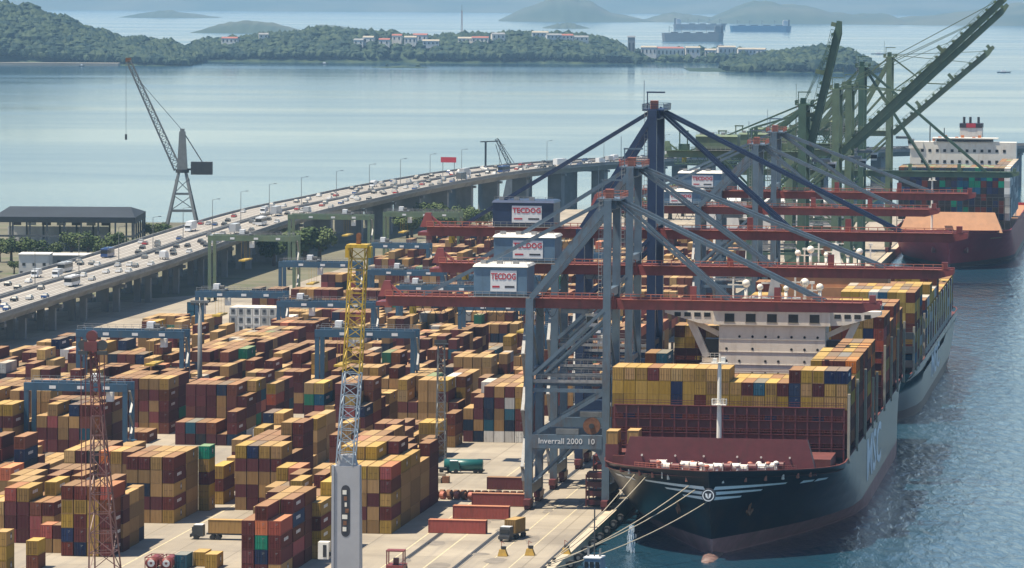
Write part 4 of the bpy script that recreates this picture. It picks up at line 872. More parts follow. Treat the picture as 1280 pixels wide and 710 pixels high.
# ------------------------------------------------------------------ yard gantries
def rtg(label, u, v0, v1, ztop, mat, deep=7.5, group='blue rubber tyred yard gantries'):
    g = port('yard_gantry', label, 'gantry crane', u, v0, 3.0, group); w = v1 - v0; h = ztop - 3
    for x in (.6, w - .6):
        for y in (0, deep):
            MB().box(x - .55, x + .55, y - .5, y + .5, 1.8, h - 1.5).build('leg', mat, g)
        MB().box(x - .6, x + .6, -2.5, deep + 2.5, 1.3, 2.2).build('sill_beam', mat, g)
        for y in (-1.8, -.4, deep + .4, deep + 1.8): MB().cyl((x - .35, y, .75), (x + .35, y, .75), .75, n=12).build('wheel', M['wheel_dark'], g)
    for y in (0, deep):
        b = MB().box(0, w, y - .55, y + .55, h - 1.9, h).build('beam', mat, g)
        MB().rail([(.5, y - .6, h), (w - .5, y - .6, h)], 1.1, 2.0, .08).build('beam_rail', M['rail_grey'], b)
        if y == 0:
            for fx in (.28, .55, .8): MB().box(w * fx - .8, w * fx + .8, y - .62, y - .56, h - 1.35, h - .6).build('plate', M['sign_white'], b)
    tx = w * rnd.choice([.25, .4, .7])
    t = MB().box(tx - 2, tx + 2, .3, deep - .3, h + .1, h + .6).build('trolley', M['steel'], g)
    MB().box(tx - 1.6, tx + .2, 1.2, 4.0, h + .6, h + 2.2).build('hoist_house', M['sign_white'], t); MB().cyl((tx + .4, 2, h + 1.2), (tx + 1.8, 2, h + 1.2), .6, n=10).build('hoist_drum', M['steel_dark'], t)
    MB().box(tx + 2.1, tx + 3.7, 1, 3, h - 4.4, h - 2.1).build('operator_cab', M['sign_white'], g)
    MB().box(w - .9, w + .9, 1.4, deep - 1.4, 2.3, 4.8).build('generator_box', mat, g)
    sp_ = MB().box(tx - 1.2, tx + 1.2, -2.4, deep + 2.4, h * .62, h * .62 + .5)
    for sx in (-.9, .9):
        for y in (1.4, deep - 1.4): sp_.beam((tx + sx, y, h * .62 + .5), (tx + sx, y, h), .06)
    sp_.build('spreader', M['yellow'], g)
    st = MB()
    for k in range(5): st.beam((w + .3, 1 if k % 2 else 4, 2.3 + k * (h - 4) / 5), (w + .3, 4 if k % 2 else 1, 2.3 + (k + 1) * (h - 4) / 5), .5, .1)
    st.build('stair', M['rail_grey'], g)
    return g
by = M['crane_blue']
rb = paint('gantry_blue', (.03, .085, .15), .45, .25, .25, dirt=(.08, .06, .05), dirt_amt=.3)
rtg('blue yard gantry straddling stacks behind the red lattice mast', 1085, -270.8, -245.4, 21.6, rb)
rtg('blue yard gantry beside the tall lamp post', 1188, -282.5, -253.6, 26.8, rb)
rtg('blue yard gantry behind the yellow lattice boom', 1186, -218.4, -192.0, 28.0, rb)
rtg('blue yard gantry in front of the white container wall', 1403, -296, -268, 23.2, rb)
rtg('blue yard gantry left of the yellow boom, farther back', 1370, -264, -234, 22.8, rb)
rtg('blue yard gantry under the green one beside the flyover', 1560, -300, -272, 23.4, rb)
rtg('blue yard gantry right of the yellow boom, farther back', 1600, -276, -249, 18.6, rb)
rtg('farthest blue yard gantry below the flyover trees', 1750, -301.5, -278, 19.6, rb)
rtg('blue yard gantry among stacks left of the quay crane legs', 1345, -205, -178, 24.5, rb)
rtg('blue yard gantry seen between the crane legs', 1290, -176, -152, 22, rb)
rtg('blue yard gantry behind the second machinery house', 1520, -232, -205, 22, rb)
rtg('blue yard gantry beside the pale warehouse behind the stacks', 1660, -226, -199, 22, rb)
rtg('blue yard gantry between the yellow boom and the first red boom end', 1480, -246, -219, 21, rb)
rtg('blue yard gantry cut by the left edge', 1040, -305, -278.6, 21, rb)
rtg('nearer green yard gantry standing beside the flyover', 1650, -343.4, -311, 27.2, M['crane_green'], 9, 'green yard gantries')
rtg('farther green yard gantry standing beside the flyover', 1850, -352, -318, 25.4, M['crane_green'], 9, 'green yard gantries')
rtg('farthest green yard gantry in front of the flyover piers', 1880, -318, -286, 25.4, M['crane_green'], 9, 'green yard gantries')

# ------------------------------------------------------------------ flyover
near = [(-178, 1310, 12.6), (-168, 1387, 13.5), (-160, 1446, 14), (-144, 1557, 15.5), (-123, 1702, 17), (-105, 1855, 18.5), (-84, 2010, 20), (-61, 2122, 21), (-44, 2200, 22), (-20, 2310, 22.5), (0, 2385, 23), (25, 2452, 23.5), (61, 2519, 24), (116, 2600, 24), (185, 2692, 24), (310, 2812, 24), (480, 2950, 24)]
def cat(pts, n):
    P = [Vector(p) for p in pts]; P = [P[0] * 2 - P[1]] + P + [P[-1] * 2 - P[-2]]; out = []
    for i in range(1, len(P) - 2):
        for k in range(n):
            t = k / n; a, b, c, d = P[i - 1], P[i], P[i + 1], P[i + 2]
            out.append(.5 * ((2 * b) + (c - a) * t + (2 * a - 5 * b + 4 * c - d) * t * t + (3 * b - a - 3 * c + d) * t ** 3))
    out.append(P[-2]); return out
path = cat(near, 6); BW = 36.0; LANES_ = (3.2, 6.6, 10.0, 13.4, 21.5, 25.0, 28.6, 32.0)
M['wheel_track'] = paint('wheel_track', (.20, .185, .165), .85, .3, .05); M['line_white'] = paint('line_white', (.55, .54, .5), .8, .3, .1)
nrm = []
for i in range(len(path)):
    d = path[min(i + 1, len(path) - 1)] - path[max(i - 1, 0)]; d.z = 0; d.normalize(); nrm.append(Vector((-d.y, d.x, 0)))
def sweep(prof, name, mat, parent, i0=0, i1=None):
    """prof: closed polygon of (offset from near edge, z)"""
    mb = MB(); i1 = i1 or len(path); n = len(prof)
    for i in range(i0, i1):
        for (o_, z) in prof: p = path[i] + nrm[i] * o_; mb.v.append((p.x, p.y, p.z + z))
    for i in range(i1 - i0 - 1):
        for j in range(n):
            a, b = i * n + j, i * n + (j + 1) % n; mb.f.append((a, a + n, b + n, b)); mb.m.append(0); mb.c.append(None)
    return mb.build(name, mat, parent)
fly = thing('flyover', 'long curved concrete flyover carrying a motorway past the yard', 'bridge', path[0])
def under(ob): ob.matrix_parent_inverse = Matrix.Translation(-path[0]); return ob
under(sweep([(0, -.9), (0, -.25), (BW, -.25), (BW, -.9)], 'deck', M['concrete'], fly))
under(sweep([(1.0, -.02), (BW / 2 - 1, -.02), (BW / 2 - 1, -.2), (1.0, -.2)], 'carriageway', M['asphalt'], fly)); under(sweep([(BW / 2 + 1, -.02), (BW - 1, -.02), (BW - 1, -.2), (BW / 2 + 1, -.2)], 'carriageway', M['asphalt'], fly))
for a in (2.5, 20.0):
    under(sweep([(a, -.92), (a + 1.6, -3.6), (a + 11.5, -3.6), (a + 13.5, -.92)], 'box_girder', M['concrete'], fly))
for a, hgt in ((0.0, .85), (BW / 2 - .9, .9), (BW / 2 + .5, .9), (BW - .4, .9)): under(sweep([(a, -.2), (a, hgt), (a + .4, hgt), (a + .4, -.2)], 'parapet', M['pier'], fly))
for a in LANES_:
    for d_ in (-.85, .85): under(sweep([(a + d_ - .35, -.012), (a + d_ + .35, -.012), (a + d_ + .35, -.03), (a + d_ - .35, -.03)], 'wheel_track', M['wheel_track'], fly))
for a in (1.5, 4.9, 8.3, 11.7, 15.2, 19.8, 23.2, 26.8, 30.3, 34.0): under(sweep([(a - .13, -.006), (a + .13, -.006), (a + .13, -.03), (a - .13, -.03)], 'lane_marking', M['line_white'], fly))
L_acc = 0.0; last = -100.0; pil = []
for i in range(1, len(path)):
    L_acc += (path[i] - path[i - 1]).length
    gap = 27 if path[i].y < 1900 else 46
    if L_acc - last > gap:
        last = L_acc; d = Vector((nrm[i].y, -nrm[i].x, 0))
        for a in (5.5, 9.5, 23.5, 27.5) if path[i].y < 1900 else (7, 26):
            p = path[i] + nrm[i] * (a if path[i].y < 1900 else a + .8); hw = 1.1 if path[i].y < 1900 else 2.0; hl = 1.3 if path[i].y < 1900 else 4.0; m = MB(); zt = path[i].z - 3.6
            c = [p + nrm[i] * sx * (hl if path[i].y >= 1900 else hw) + d * sy * (hw) for sx, sy in ((-1, -1), (1, -1), (1, 1), (-1, 1))]
            for k in range(4): A, B = c[k], c[(k + 1) % 4]; m.face([(A.x, A.y, -2), (B.x, B.y, -2), (B.x, B.y, zt), (A.x, A.y, zt)])
            m.face([(q.x, q.y, zt) for q in c]); under(m.build('pier', M['pier'], fly))
        m = MB(); a, b = path[i] + nrm[i] * 2, path[i] + nrm[i] * (BW - 2); m.beam((a.x, a.y, path[i].z - 4.2), (b.x, b.y, path[i].z - 4.2), 2.6, 1.15); under(m.build('crosshead', M['pier'], fly))

# vehicles on it and on the apron
def car_mesh(name, L, Wd, hb_, hc, paintm, kind='car'):
    m = MB()
    if kind == 'car':
        m.frus((-Wd / 2, Wd / 2, 0, L, .3), (-Wd / 2 * .97, Wd / 2 * .97, .08, L - .08, hb_)); m.frus((-Wd / 2 * .92, Wd / 2 * .92, L * .16, L * .80, hb_), (-Wd / 2 * .74, Wd / 2 * .74, L * .28, L * .68, hc), 1)
        m.box(-Wd / 2 * .74, Wd / 2 * .74, L * .28, L * .68, hc, hc + .05)
    elif kind == 'bus':
        m.box(-Wd / 2, Wd / 2, 0, L, .4, 1.5); m.box(-Wd / 2 + .03, Wd / 2 - .03, .05, L - .05, 1.5, hc - .6, 1); m.box(-Wd / 2, Wd / 2, 0, L, hc - .6, hc); m.box(-.8, .8, 3, 5.5, hc, hc + .25)
    else:
        m.box(-Wd / 2, Wd / 2, 2.6, L, 1.0, hc, 0); m.frus((-Wd / 2 * .96, Wd / 2 * .96, 0, 2.3, .5), (-Wd / 2 * .9, Wd / 2 * .9, .45, 2.3, hb_ + 1.2), 3); m.box(-Wd / 2 * .8, Wd / 2 * .8, .1, .35, hb_ + .1, hb_ + .8, 1)
    for y in (L * .18, L * .8):
        for s in (-1, 1): m.cyl((s * (Wd / 2 - .22), y, .34), (s * (Wd / 2 + .02), y, .34), .34, n=8, m=2)
    return m.mesh(name, [paintm, M['glass'], M['wheel_dark'], M['sign_white']])
carp = {}
for nm, c in (('white', (.7, .7, .7)), ('silver', (.42, .43, .44)), ('black', (.015, .015, .018)), ('grey', (.12, .125, .13)), ('red', (.35, .03, .03)), ('blue', (.03, .07, .2))): carp[nm] = paint('car_' + nm, c, .25, .05, .5)
cars = {k: car_mesh('car_body', 4.4, 1.85, .95, 1.5, carp[k]) for k in carp}
vans = {k: car_mesh('van_body', 7.0, 2.3, 1.4, 3.1, carp[k], 'truck') for k in ('white', 'silver')}
trucks = {k: car_mesh('truck_body', 13.5, 2.55, 1.7, 4.1, carp[k], 'truck') for k in ('white', 'silver', 'grey')}
buses = {k: car_mesh('bus_body', 12.5, 2.6, 1.6, 3.5, carp[k], 'bus') for k in ('white', 'silver', 'blue')}
cum = [0.0]
for i in range(1, len(path)): cum.append(cum[-1] + (path[i] - path[i - 1]).length)
def on_road(s, off):
    for i in range(1, len(path)):
        if cum[i] >= s: t = (s - cum[i - 1]) / (cum[i] - cum[i - 1]); p = path[i - 1].lerp(path[i], t); n_ = nrm[i - 1].lerp(nrm[i], t).normalized(); return p + n_ * off, math.atan2(n_.y, n_.x) - math.pi, n_
    return path[-1], 0, nrm[-1]
used = []
rc = random.Random(21); cnt = {}
LANES = (3.2, 6.6, 10.0, 13.4, 21.5, 25.0, 28.6, 32.0)
s = 100.0
plan = []
for lane, off in enumerate(LANES):
    s = 95 + rc.uniform(0, 40)
    while s < 1500:
        dense = .95 if s < 760 else .6
        s += rc.uniform(14, 75) * dense * (1.25 if off > 18 else 1.0) + 6
        k = rc.random(); kind = 'car' if k < .92 else 'van' if k < .955 else 'truck' if k < .98 else 'bus'
        plan.append((s, off, kind)); s += {'car': 3, 'van': 5, 'truck': 14, 'bus': 13}[kind]
fixed = [(158, 24.8, 'bus', 'silver'), (322, 26.0, 'bus', 'silver'), (268, 7.0, 'bus', 'white'), (560, 27.5, 'truck', 'white'), (402, 5.5, 'van', 'white')]
for i, (s, off, kind) in enumerate(plan):
    if any(abs(s - f[0]) < 22 and abs(off - f[1]) < 5 for f in fixed): continue
    colr = rc.choice(['white', 'black', 'silver', 'black', 'grey', 'black', 'red', 'blue', 'white', 'silver', 'grey']) if kind == 'car' else rc.choice(list({'van': vans, 'truck': trucks, 'bus': buses}[kind].keys()))
    used.append((s, off, kind, colr))
used += fixed
def place_name(x):
    return 'flyover, lower left end' if x < 120 else 'flyover, beside the small white building' if x < 220 else 'flyover, below the old jib crane' if x < 300 else 'flyover, behind the green gantries' if x < 430 else 'flyover, above the yellow boom head' if x < 520 else 'flyover, below the red sign' if x < 600 else 'flyover, behind the quay crane stays' if x < 800 else 'flyover, far right stretch'
for s, off, kind, colr in used:
    p, a, n_ = on_road(s, off); me = {'car': cars, 'van': vans, 'truck': trucks, 'bus': buses}[kind][colr]
    ob = bpy.data.objects.new({'car': 'car', 'van': 'box_van', 'truck': 'box_truck', 'bus': 'coach'}[kind], me); COL.objects.link(ob); flip = math.pi if off < 18 else 0
    ob.location = (p.x, p.y, p.z - .01); ob.rotation_euler = (0, 0, a + flip - 0); x = pixel(p)[0]
    lane = ['kerb lane', 'second lane', 'third lane', 'inner lane'][min(range(4), key=lambda i: abs(LANES[i + (4 if off > 18 else 0)] - off))]
    base = '%s %s in %s of %s carriageway, %s' % (colr, {'car': 'car', 'van': 'box van', 'truck': 'box truck', 'bus': 'coach'}[kind], lane, 'nearer' if off < 18 else 'farther', place_name(x))
    used_n = cnt.setdefault(base, []); used_n.append(ob); tag(ob, base, kind, 'traffic on the flyover')
for base, obs in cnt.items():
    if len(obs) > 1:
        obs.sort(key=lambda q: q.location.y)
        for i, q in enumerate(obs): q['label'] = base.split(' in ')[0] + ', ' + ORD[i] + ' nearest such, ' + base.split(' in ')[1].replace(' of ', ', ').replace('carriageway', 'side')
# street lamps along the flyover
def lamp(label, loc, h, rz, group, r=.16, arm=2.2):
    g = thing('street_lamp', label, 'lamp post', loc, rz, group); MB().cyl((0, 0, 0), (0, 0, h), r, r * .6, 8).build('pole', M['steel'], g); MB().beam((0, 0, h - .1), (arm, 0, h + .3), .12).build('arm', M['steel'], g); MB().box(arm - .2, arm + 1.0, -.2, .2, h + .2, h + .42).build('lamp_head', M['steel_dark'], g)
k = 0
for s in range(130, 1500, 62):
    p, a, n_ = on_road(s, BW / 2); lamp('%s lamp post along the flyover median, counted from the left end' % ORD[k], p, 13, a, 'lamp posts on the flyover'); k += 1
# overhead sign on the flyover
p, a, n_ = on_road(1035, BW / 2); g = thing('road_sign', 'red road sign panel on posts above the flyover', 'sign', p, a); MB().box(-4, 4, -.15, .15, 7.5, 10.2).build('panel', M['sign_red'], g)
MB().beam((-3, .3, 0), (-3, .3, 9), .25).build('post', M['steel'], g); MB().beam((3, .3, 0), (3, .3, 9), .25).build('post', M['steel'], g)

# ------------------------------------------------------------------ apron objects
def tractor(label, u, v, colour, turn, L=L40, box=True, cabm=None):
    g = port('container_truck', label, 'truck', u, v, 3.0, None, turn); cabm = cabm or M['steel_dark']
    MB().box(-1.1, 1.1, 3.2, 3.2 + L + 1.5, 1.05, 1.35).build('trailer_frame', M['steel_dark'], g)
    c = MB().frus((-1.15, 1.15, 0, 2.5, .6), (-1.1, 1.1, .5, 2.5, 2.9)).build('cab', cabm, g); MB().box(-.95, .95, .12, .32, 1.7, 2.5).build('windscreen', M['glass'], c); MB().box(-1.05, 1.05, .6, 2.4, 2.91, 3.05).build('cab_roof', M['sign_white'], c); MB().box(-1.2, 1.2, -.25, 0, .45, 1.1).build('bumper', M['steel_dark'], c)
    for y in (1.0, 4.4, 5.6, 3.2 + L - 2.4, 3.2 + L - 1.1):
        for s in (-1, 1): MB().cyl((s * .75, y, .52), (s * 1.2, y, .52), .52, n=12).build('wheel', M['wheel_dark'], g)
    return g
def loose(label, colour, u, v, z, turn, L):
    o = bpy.data.objects.new('shipping_container', cont_mesh(colour, L)); COL.objects.link(o); o.location = W3(u, v, z); o.rotation_euler = (0, 0, -AZ + turn); tag(o, label, 'container')
    d = bpy.data.objects.new('door', door_mesh(colour)); COL.objects.link(d); d.parent = o; return o
tt = R(-12)
tractor('dark cabbed truck with ochre container driving across the quay apron', 941, -133.6, None, tt, L20 + 1.5)
loose('ochre container carried by the truck on the quay apron', 'ochre', 941 + 3.6 * math.cos(tt), -133.6 - 3.6 * math.sin(tt), 4.38, tt, L20)
tractor('truck with long ochre trailer box parked in the aisle', 934, -197.6, None, R(-90), L40)
loose('long ochre container on the trailer in the aisle', 'ochre', 934, -194.0, 4.38, R(-90), L40)
tractor('loaded trailer behind the green-topped stack', 1006, -206.2, None, 0, L20)
loose('ochre container on the trailer behind the green-topped stack', 'ochre', 1009.6, -206.2, 4.38, 0, L20)
tractor('teal yard truck standing near the light mast', 1074, -163.0, None, R(100), 8.0, cabm=M['teal'])
g = port('tank_trailer', 'dark teal tank trailer lying beside the light mast', 'trailer', 1075, -166.8, 3.0, None, R(-90)); MB().cyl((0, 0, 1.9), (0, 9.0, 1.9), 1.35, n=16).build('tank', M['teal'], g, True); MB().box(-1, 1, -.5, 9.4, .5, .8).build('frame', M['steel_dark'], g)
for y in (1.2, 7.4, 8.6): MB().cyl((-1.1, y, .5), (1.1, y, .5), .5, n=12).build('wheel', M['wheel_dark'], g)
for i, vq in enumerate((-194.6, -191.6)):
    g = port('tank_container', ('left' if i == 0 else 'right') + ' red tank container with round white end at the bottom edge', 'tank', 881, vq, 3.0)
    MB().cyl((0, .3, 1.4), (0, 5.8, 1.4), 1.15, n=18).build('tank', M['crane_red'], g, True); f = MB()
    for x in (-1.15, 1.15):
        for y in (0, 6): f.beam((x, y, 0), (x, y, 2.6), .16)
        for z in (.08, 2.52): f.beam((x, 0, z), (x, 6, z), .14)
    for y in (0, 6):
        for z in (.08, 2.52): f.beam((-1.15, y, z), (1.15, y, z), .14)
    f.build('frame', M['crane_red'], g); MB().cyl((0, .2, 1.4), (0, .28, 1.4), .72, n=16).build('end_disc', M['sign_white'], g); MB().cyl((0, .12, 1.4), (0, .19, 1.4), .25, n=10).build('valve', M['crane_red'], g)
for i, (u, v) in enumerate(((917, -130.4), (919.2, -125.2), (921.6, -118.2))):
    g = port('mooring_hook', ('leftmost', 'middle', 'rightmost')[i] + ' of three yellow mooring hook blocks on the apron', 'mooring hook', u, v, 3.0, 'yellow mooring hooks')
    MB().frus((-1.0, 1.0, -.8, 1.1, 0), (-.7, .5, -.4, .9, 1.3)).build('base', M['hook_yellow'], g); MB().cyl((.1, .3, 1.3), (.1, .3, 1.9), .5, .6, 10).build('capstan', M['steel_dark'], g); MB().beam((-.3, .2, 1.3), (-.3, .2, 2.9), .12).beam((-.3, .2, 2.9), (.3, .2, 2.5), .1).build('lever', M['salmon'], g)
# coils and spreaders beside the crane
rr = random.Random(8)
for i in range(26):
    u = 1018 + (i % 2) * 4.2; v = -161.5 + i * .8
    o = MB()
    for k in range(14):
        a, b = 2 * math.pi * k / 14, 2 * math.pi * (k + 1) / 14; A = [(r * math.cos(t), r * math.sin(t)) for t in (a, b) for r in (.85, .38)]
        for y, fl in ((-.5, 1), (.5, -1)): o.face([(A[0][0], y, .86 + A[0][1]), (A[1][0], y, .86 + A[1][1]), (A[3][0], y, .86 + A[3][1]), (A[2][0], y, .86 + A[2][1])][::fl])
        for p, q, fl in ((A[0], A[2], 1), (A[1], A[3], -1)): o.face([(p[0], -.5, .86 + p[1]), (p[0], .5, .86 + p[1]), (q[0], .5, .86 + q[1]), (q[0], -.5, .86 + q[1])][::-fl])
    ob = o.build('steel_coil', M['rust'] if i % 4 else M['salmon']); put(ob, u, v, 3.0, R(70 + rr.uniform(-8, 8))); tag(ob, 'rusty steel coil, %s of the %s row behind the red boxes' % (ORD[i // 2], 'front' if i % 2 == 0 else 'rear'), 'coil', 'steel coils on the apron')
g = port('pallet_stack', 'small stack of timber and crates beside the light mast', 'crates', 1052, -164.6, 3.0)
MB().box(-1.6, .6, -1, 1, 0, 1.1).build('crate', M['beige'], g); MB().box(.8, 2.4, -.6, 1.2, 0, 1.5).build('crate', M['rust'], g); MB().box(-.8, 1.4, 0, 1.4, 1.55, 2.2).build('crate', M['beige'], g)
g = port('reach_stacker', 'red forklift frame at the foot of the white crane tower', 'forklift', 884, -146.6, 3.0)
MB().box(-1.7, 1.7, -2, 3, .7, 1.9).build('chassis', M['crane_red'], g); fr_ = MB()
for x in (-1.6, 1.6):
    for y in (-1.6, .8): fr_.beam((x, y, 1.9), (x, y, 4.6), .22)
fr_.box(-1.75, 1.75, -1.8, 1.0, 4.6, 4.85).build('roll_cage', M['crane_red'], g); MB().box(-.5, .5, -.6, .5, 1.9, 3.2).build('seat', M['maroon'], g)
for x in (-1.5, 1.5):
    for y in (-1.3, 2.2): MB().cyl((x - .3, y, .7), (x + .3, y, .7), .7, n=12).build('wheel', M['wheel_dark'], g)

# maroon straddle units under the first crane, waterside
for i, (u, v, hh) in enumerate(((1012, -122.8, 6.5), (1030, -123.4, 9.0))):
    g = port('spreader_rack', ('nearer' if i == 0 else 'farther') + ' maroon machinery rack under the nearest quay crane portal', 'machinery', u, v, 3.0)
    for zz in np.arange(.3, hh, 2.0): MB().box(-2.2, 2.2, -2.4, 2.4, zz, zz + 1.15).build('tier', M['maroon'], g); 
    f = MB()
    for x in (-2.3, 2.3):
        for y in (-2.5, 2.5): f.beam((x, y, 0), (x, y, hh + .6), .3)
    f.build('frame', M['maroon'], g)

# ------------------------------------------------------------------ masts in the foreground
g = port('lattice_mast', 'red lattice mast with twin dark sheave heads at lower left', 'mast', 850, -196.4, 3.0)
MB().lattice((0, 0, 0), (-1.6, 0, 33), 5.4, 2.0, 9, .26, .15).build('lower_lattice', M['mast_pale'], g); MB().lattice((-1.6, 0, 33), (-2.5, 0, 45.5), 2.0, .9, 7, .2, .1).build('upper_lattice', M['red_mast'], g)
for x0, x1 in ((-4.6, -3.9), (-1.0, -1.3)):
    MB().beam((x0, -1, 45.0), (x0 + .2, -1, 18), .16).beam((x0 + .9, -1, 45.0), (x0 + 1.0, -1, 18), .16).build('pendant', M['red_mast'], g)
    MB().box(x0 - .4, x0 + 1.4, -1.6, -.4, 44.6, 45.3).cyl((x0 + .5, -1.3, 46.4), (x0 + .5, -.7, 46.4), 1.0, n=12).build('sheave_head', M['steel_dark'], g)
MB().box(-3.9, -1.4, -1.4, .6, 45.2, 47.0).cyl((-2.6, -.7, 48.0), (-2.6, .3, 48.0), 1.1, n=12).build('mast_top', M['maroon'], g)
g = port('mobile_harbour_crane', 'white crane tower with tall lattice boom, yellow towards its head', 'crane', 850, -150.3, 3.0)
tw = MB(); tw.frus((-2.75, 2.75, -1.6, 1.6, 0), (-2.4, 2.4, -1.6, 1.6, 24.6)); tw.build('tower', M['tower_grey'], g)
tr_ = MB()
for x in (-2.66, 2.2): tr_.box(x, x + .46, -1.85, -1.62, 0, 24.8)
tr_.build('tower_flange', M['tower_grey'], g)
sl = MB(); pts = []
for i in range(24):
    a = 2 * math.pi * i / 24; pts.append((.85 * math.cos(a) * 1.0, -1.64, 16.2 + (3.9 if math.sin(a) > 0 else -3.9) + .95 * math.sin(a)))
sl.face(pts[::-1]); sl.build('slot', M['sign_dark'], g)
rr = random.Random(4)
for i in range(7): MB().box(rr.uniform(-.7, 0), rr.uniform(.1, .7), -1.75, -1.66, 12.4 + i * 1.15, 13.2 + i * 1.15).build('winch_gear', M['rust'] if i % 2 else M['white_paint'], g)
MB().frus((-1.9, 1.9, -1.2, 1.2, 24.6), (-1.3, 1.3, -1.0, 1.0, 26.6)).build('tower_head', M['tower_grey'], g)
MB().lattice((-.3, 0, 24.9), (.9, 0, 42.0), 3.1, 3.1, 8, .24, .13).build('boom_lower', M['lattice_pale'], g); MB().lattice((.9, 0, 42.0), (2.0, 0, 65.4), 3.1, 2.9, 11, .24, .14).build('boom_upper', M['yellow'], g)
MB().box(.0, 4.0, -2.2, 2.2, 65.4, 66.0).box(-.4, .4, -1, 1, 63.5, 65.6).box(3.8, 4.5, -1, 1, 63.5, 65.6).build('boom_head', M['yellow'], g); MB().box(1.6, 2.4, -.5, .5, 66.0, 67.4).cyl((2, -.3, 67.6), (2, .3, 67.6), .5, n=10).build('head_sheave', M['rust'], g)
cb = MB().box(-5.3, -3.3, -1.2, 1.0, 7.0, 10.2).build('operator_cab', M['white_paint'], g); MB().box(-4.35, -3.7, -1.26, -1.21, 7.4, 9.7).build('cab_window', M['glass'], cb); MB().box(-3.3, -2.6, -.5, .5, 7.6, 8.2).build('cab_bracket', M['steel_dark'], g)
# tall lamp post and light mast
g = port('lamp_post', 'tall grey lamp post beside the blue gantry', 'lamp post', 1178.6, -247.4, 3.0); MB().cyl((0, 0, 0), (0, 0, 32), .75, .5, 12).build('pole', M['steel'], g, True); MB().box(-2.4, 2.4, -.5, .5, 32.0, 32.6).build('crossarm', M['steel'], g)
for i in range(4): MB().box(-2.2 + i * 1.2, -1.4 + i * 1.2, -.9, -.4, 31.4, 32.0).build('floodlight', M['steel_dark'], g)
g = port('light_mast', 'slender lattice light mast standing in the open apron', 'mast', 1103.4, -172.2, 3.0); MB().lattice((0, 0, 0), (0, 0, 28), 2.3, 1.5, 12, .2, .1).build('lattice', M['steel'], g); MB().box(-1.6, 1.6, -1.2, 1.2, 28, 28.2).box(-1.5, 1.5, -1.3, -1.0, 28.3, 29.2).build('lamp_bank', M['steel_dark'], g)

# ------------------------------------------------------------------ mooring lines, boat, outfall
def line(label, a, b, sag, mat, r=.10):
    a = Vector(a); b = Vector(b); m = MB(); P = []
    for i in range(15): t = i / 14; p = a.lerp(b, t); p.z -= sag * 4 * t * (1 - t); P.append(p - b)
    for p, q in zip(P, P[1:]): m.cyl(p, q, r, n=6, caps=False)
    o = m.build('mooring_line', mat); o.location = b; tag(o, label, 'rope', 'mooring lines at the bow'); return o
bl = [(894, -118.9), (901, -118.9), (908, -118.9), (886, -118.9)]
for i, (u, v) in enumerate(bl):
    o = MB().cyl((0, 0, 0), (0, 0, .5), .32, .28, 10).cyl((0, 0, .5), (0, 0, .8), .5, .45, 10).build('bollard', M['steel_dark']); put(o, u, v, 3.2); tag(o, 'iron bollard on the quay edge holding bow lines, %s nearest the bottom edge' % ORD[i], 'bollard', 'bollards on the quay edge')
def bowpt(y, sgn, z): return W3(SHIPS['near']['uc'] + y, SHIPS['near']['vc'] + sgn * (hb(y, z) + .1), z)
q = lambda i: W3(bl[i][0], bl[i][1], 3.9)
line('leftmost mooring line from the port shoulder to the quay', bowpt(15, -1, 16.2), q(2), 1.0, M['rope']); line('second mooring line from the port shoulder to the quay', bowpt(12.5, -1, 15.9), q(2) + Vector((.3, 0, 0)), 1.1, M['rope'])
line('upper of two mooring lines left of the bow badge', bowpt(4.2, -1, 15.0), q(0), 1.4, M['rope']); line('lower of two mooring lines left of the bow badge', bowpt(3.6, -1, 14.2), q(1), 1.4, M['rope']); line('lowest mooring line leading from under the badge', bowpt(1.9, 1, 12.3), q(3), 1.8, M['rope'])
for i in range(9):
    o = MB().cyl((0, -.9, 0), (0, .9, 0), .85, n=12).cyl((0, -.92, 0), (0, -.95, 0), .4, n=10, m=1).build('fender', [M['wheel_dark'], M['steel']]); put(o, 905 + i * 12, QE + .95, 1.6); tag(o, 'black rubber fender on the quay wall, %s from the bottom edge' % ORD[i], 'fender', 'fenders along the quay wall')
g = port('pilot_boat', 'blue and white workboat with a tall aerial mast at the bottom edge', 'boat', 896, -110.6, 0.0, None, R(-6))
h_ = MB(); sec = [(0, 2.4, 1.6), (4, 2.6, 1.5), (9, 2.3, 1.7), (12, 1.3, 2.1), (13.6, .05, 2.5)]
for (ya, wa, za), (yb, wb, zb_) in zip(sec, sec[1:]):
    for s in (-1, 1): h_.face([(s * wa * .8, ya, -.6), (s * wb * .8, yb, -.6), (s * wb, yb, zb_), (s * wa, ya, za)][::s])
    h_.face([(-wa, ya, za), (wa, ya, za), (wb, yb, zb_), (-wb, yb, zb_)])
h_.face([(-2.4, 0, 1.6), (-1.9, 0, -.6), (1.9, 0, -.6), (2.4, 0, 1.6)]); h_.build('hull', M['blue_box'], g)
wh = MB().frus((-1.9, 1.9, 3.2, 8.2, 1.5), (-1.6, 1.6, 3.7, 7.6, 5.0)).build('wheelhouse', M['house_blue'], g); MB().box(-1.75, 1.75, 3.5, 7.8, 5.01, 5.25).build('roof', M['sign_white'], wh)
for x in (-1.1, 0, 1.1): MB().box(x - .4, x + .4, 3.38, 3.46, 3.2, 4.4).build('window', M['glass'], wh)
ms = MB().beam((0, 5.6, 5.2), (0, 5.6, 14.6), .22).beam((-.8, 5.6, 9), (.8, 5.6, 9), .12).beam((-1, 5.6, 11), (1, 5.6, 11), .12).beam((-.5, 5.6, 12.6), (.5, 5.6, 12.6), .1); ms.build('mast', M['steel_dark'], g); MB().box(-1.4, -1.0, 5.3, 5.7, 5.2, 7.2).box(1.0, 1.4, 5.3, 5.7, 5.2, 6.8).build('horn', M['steel'], g)
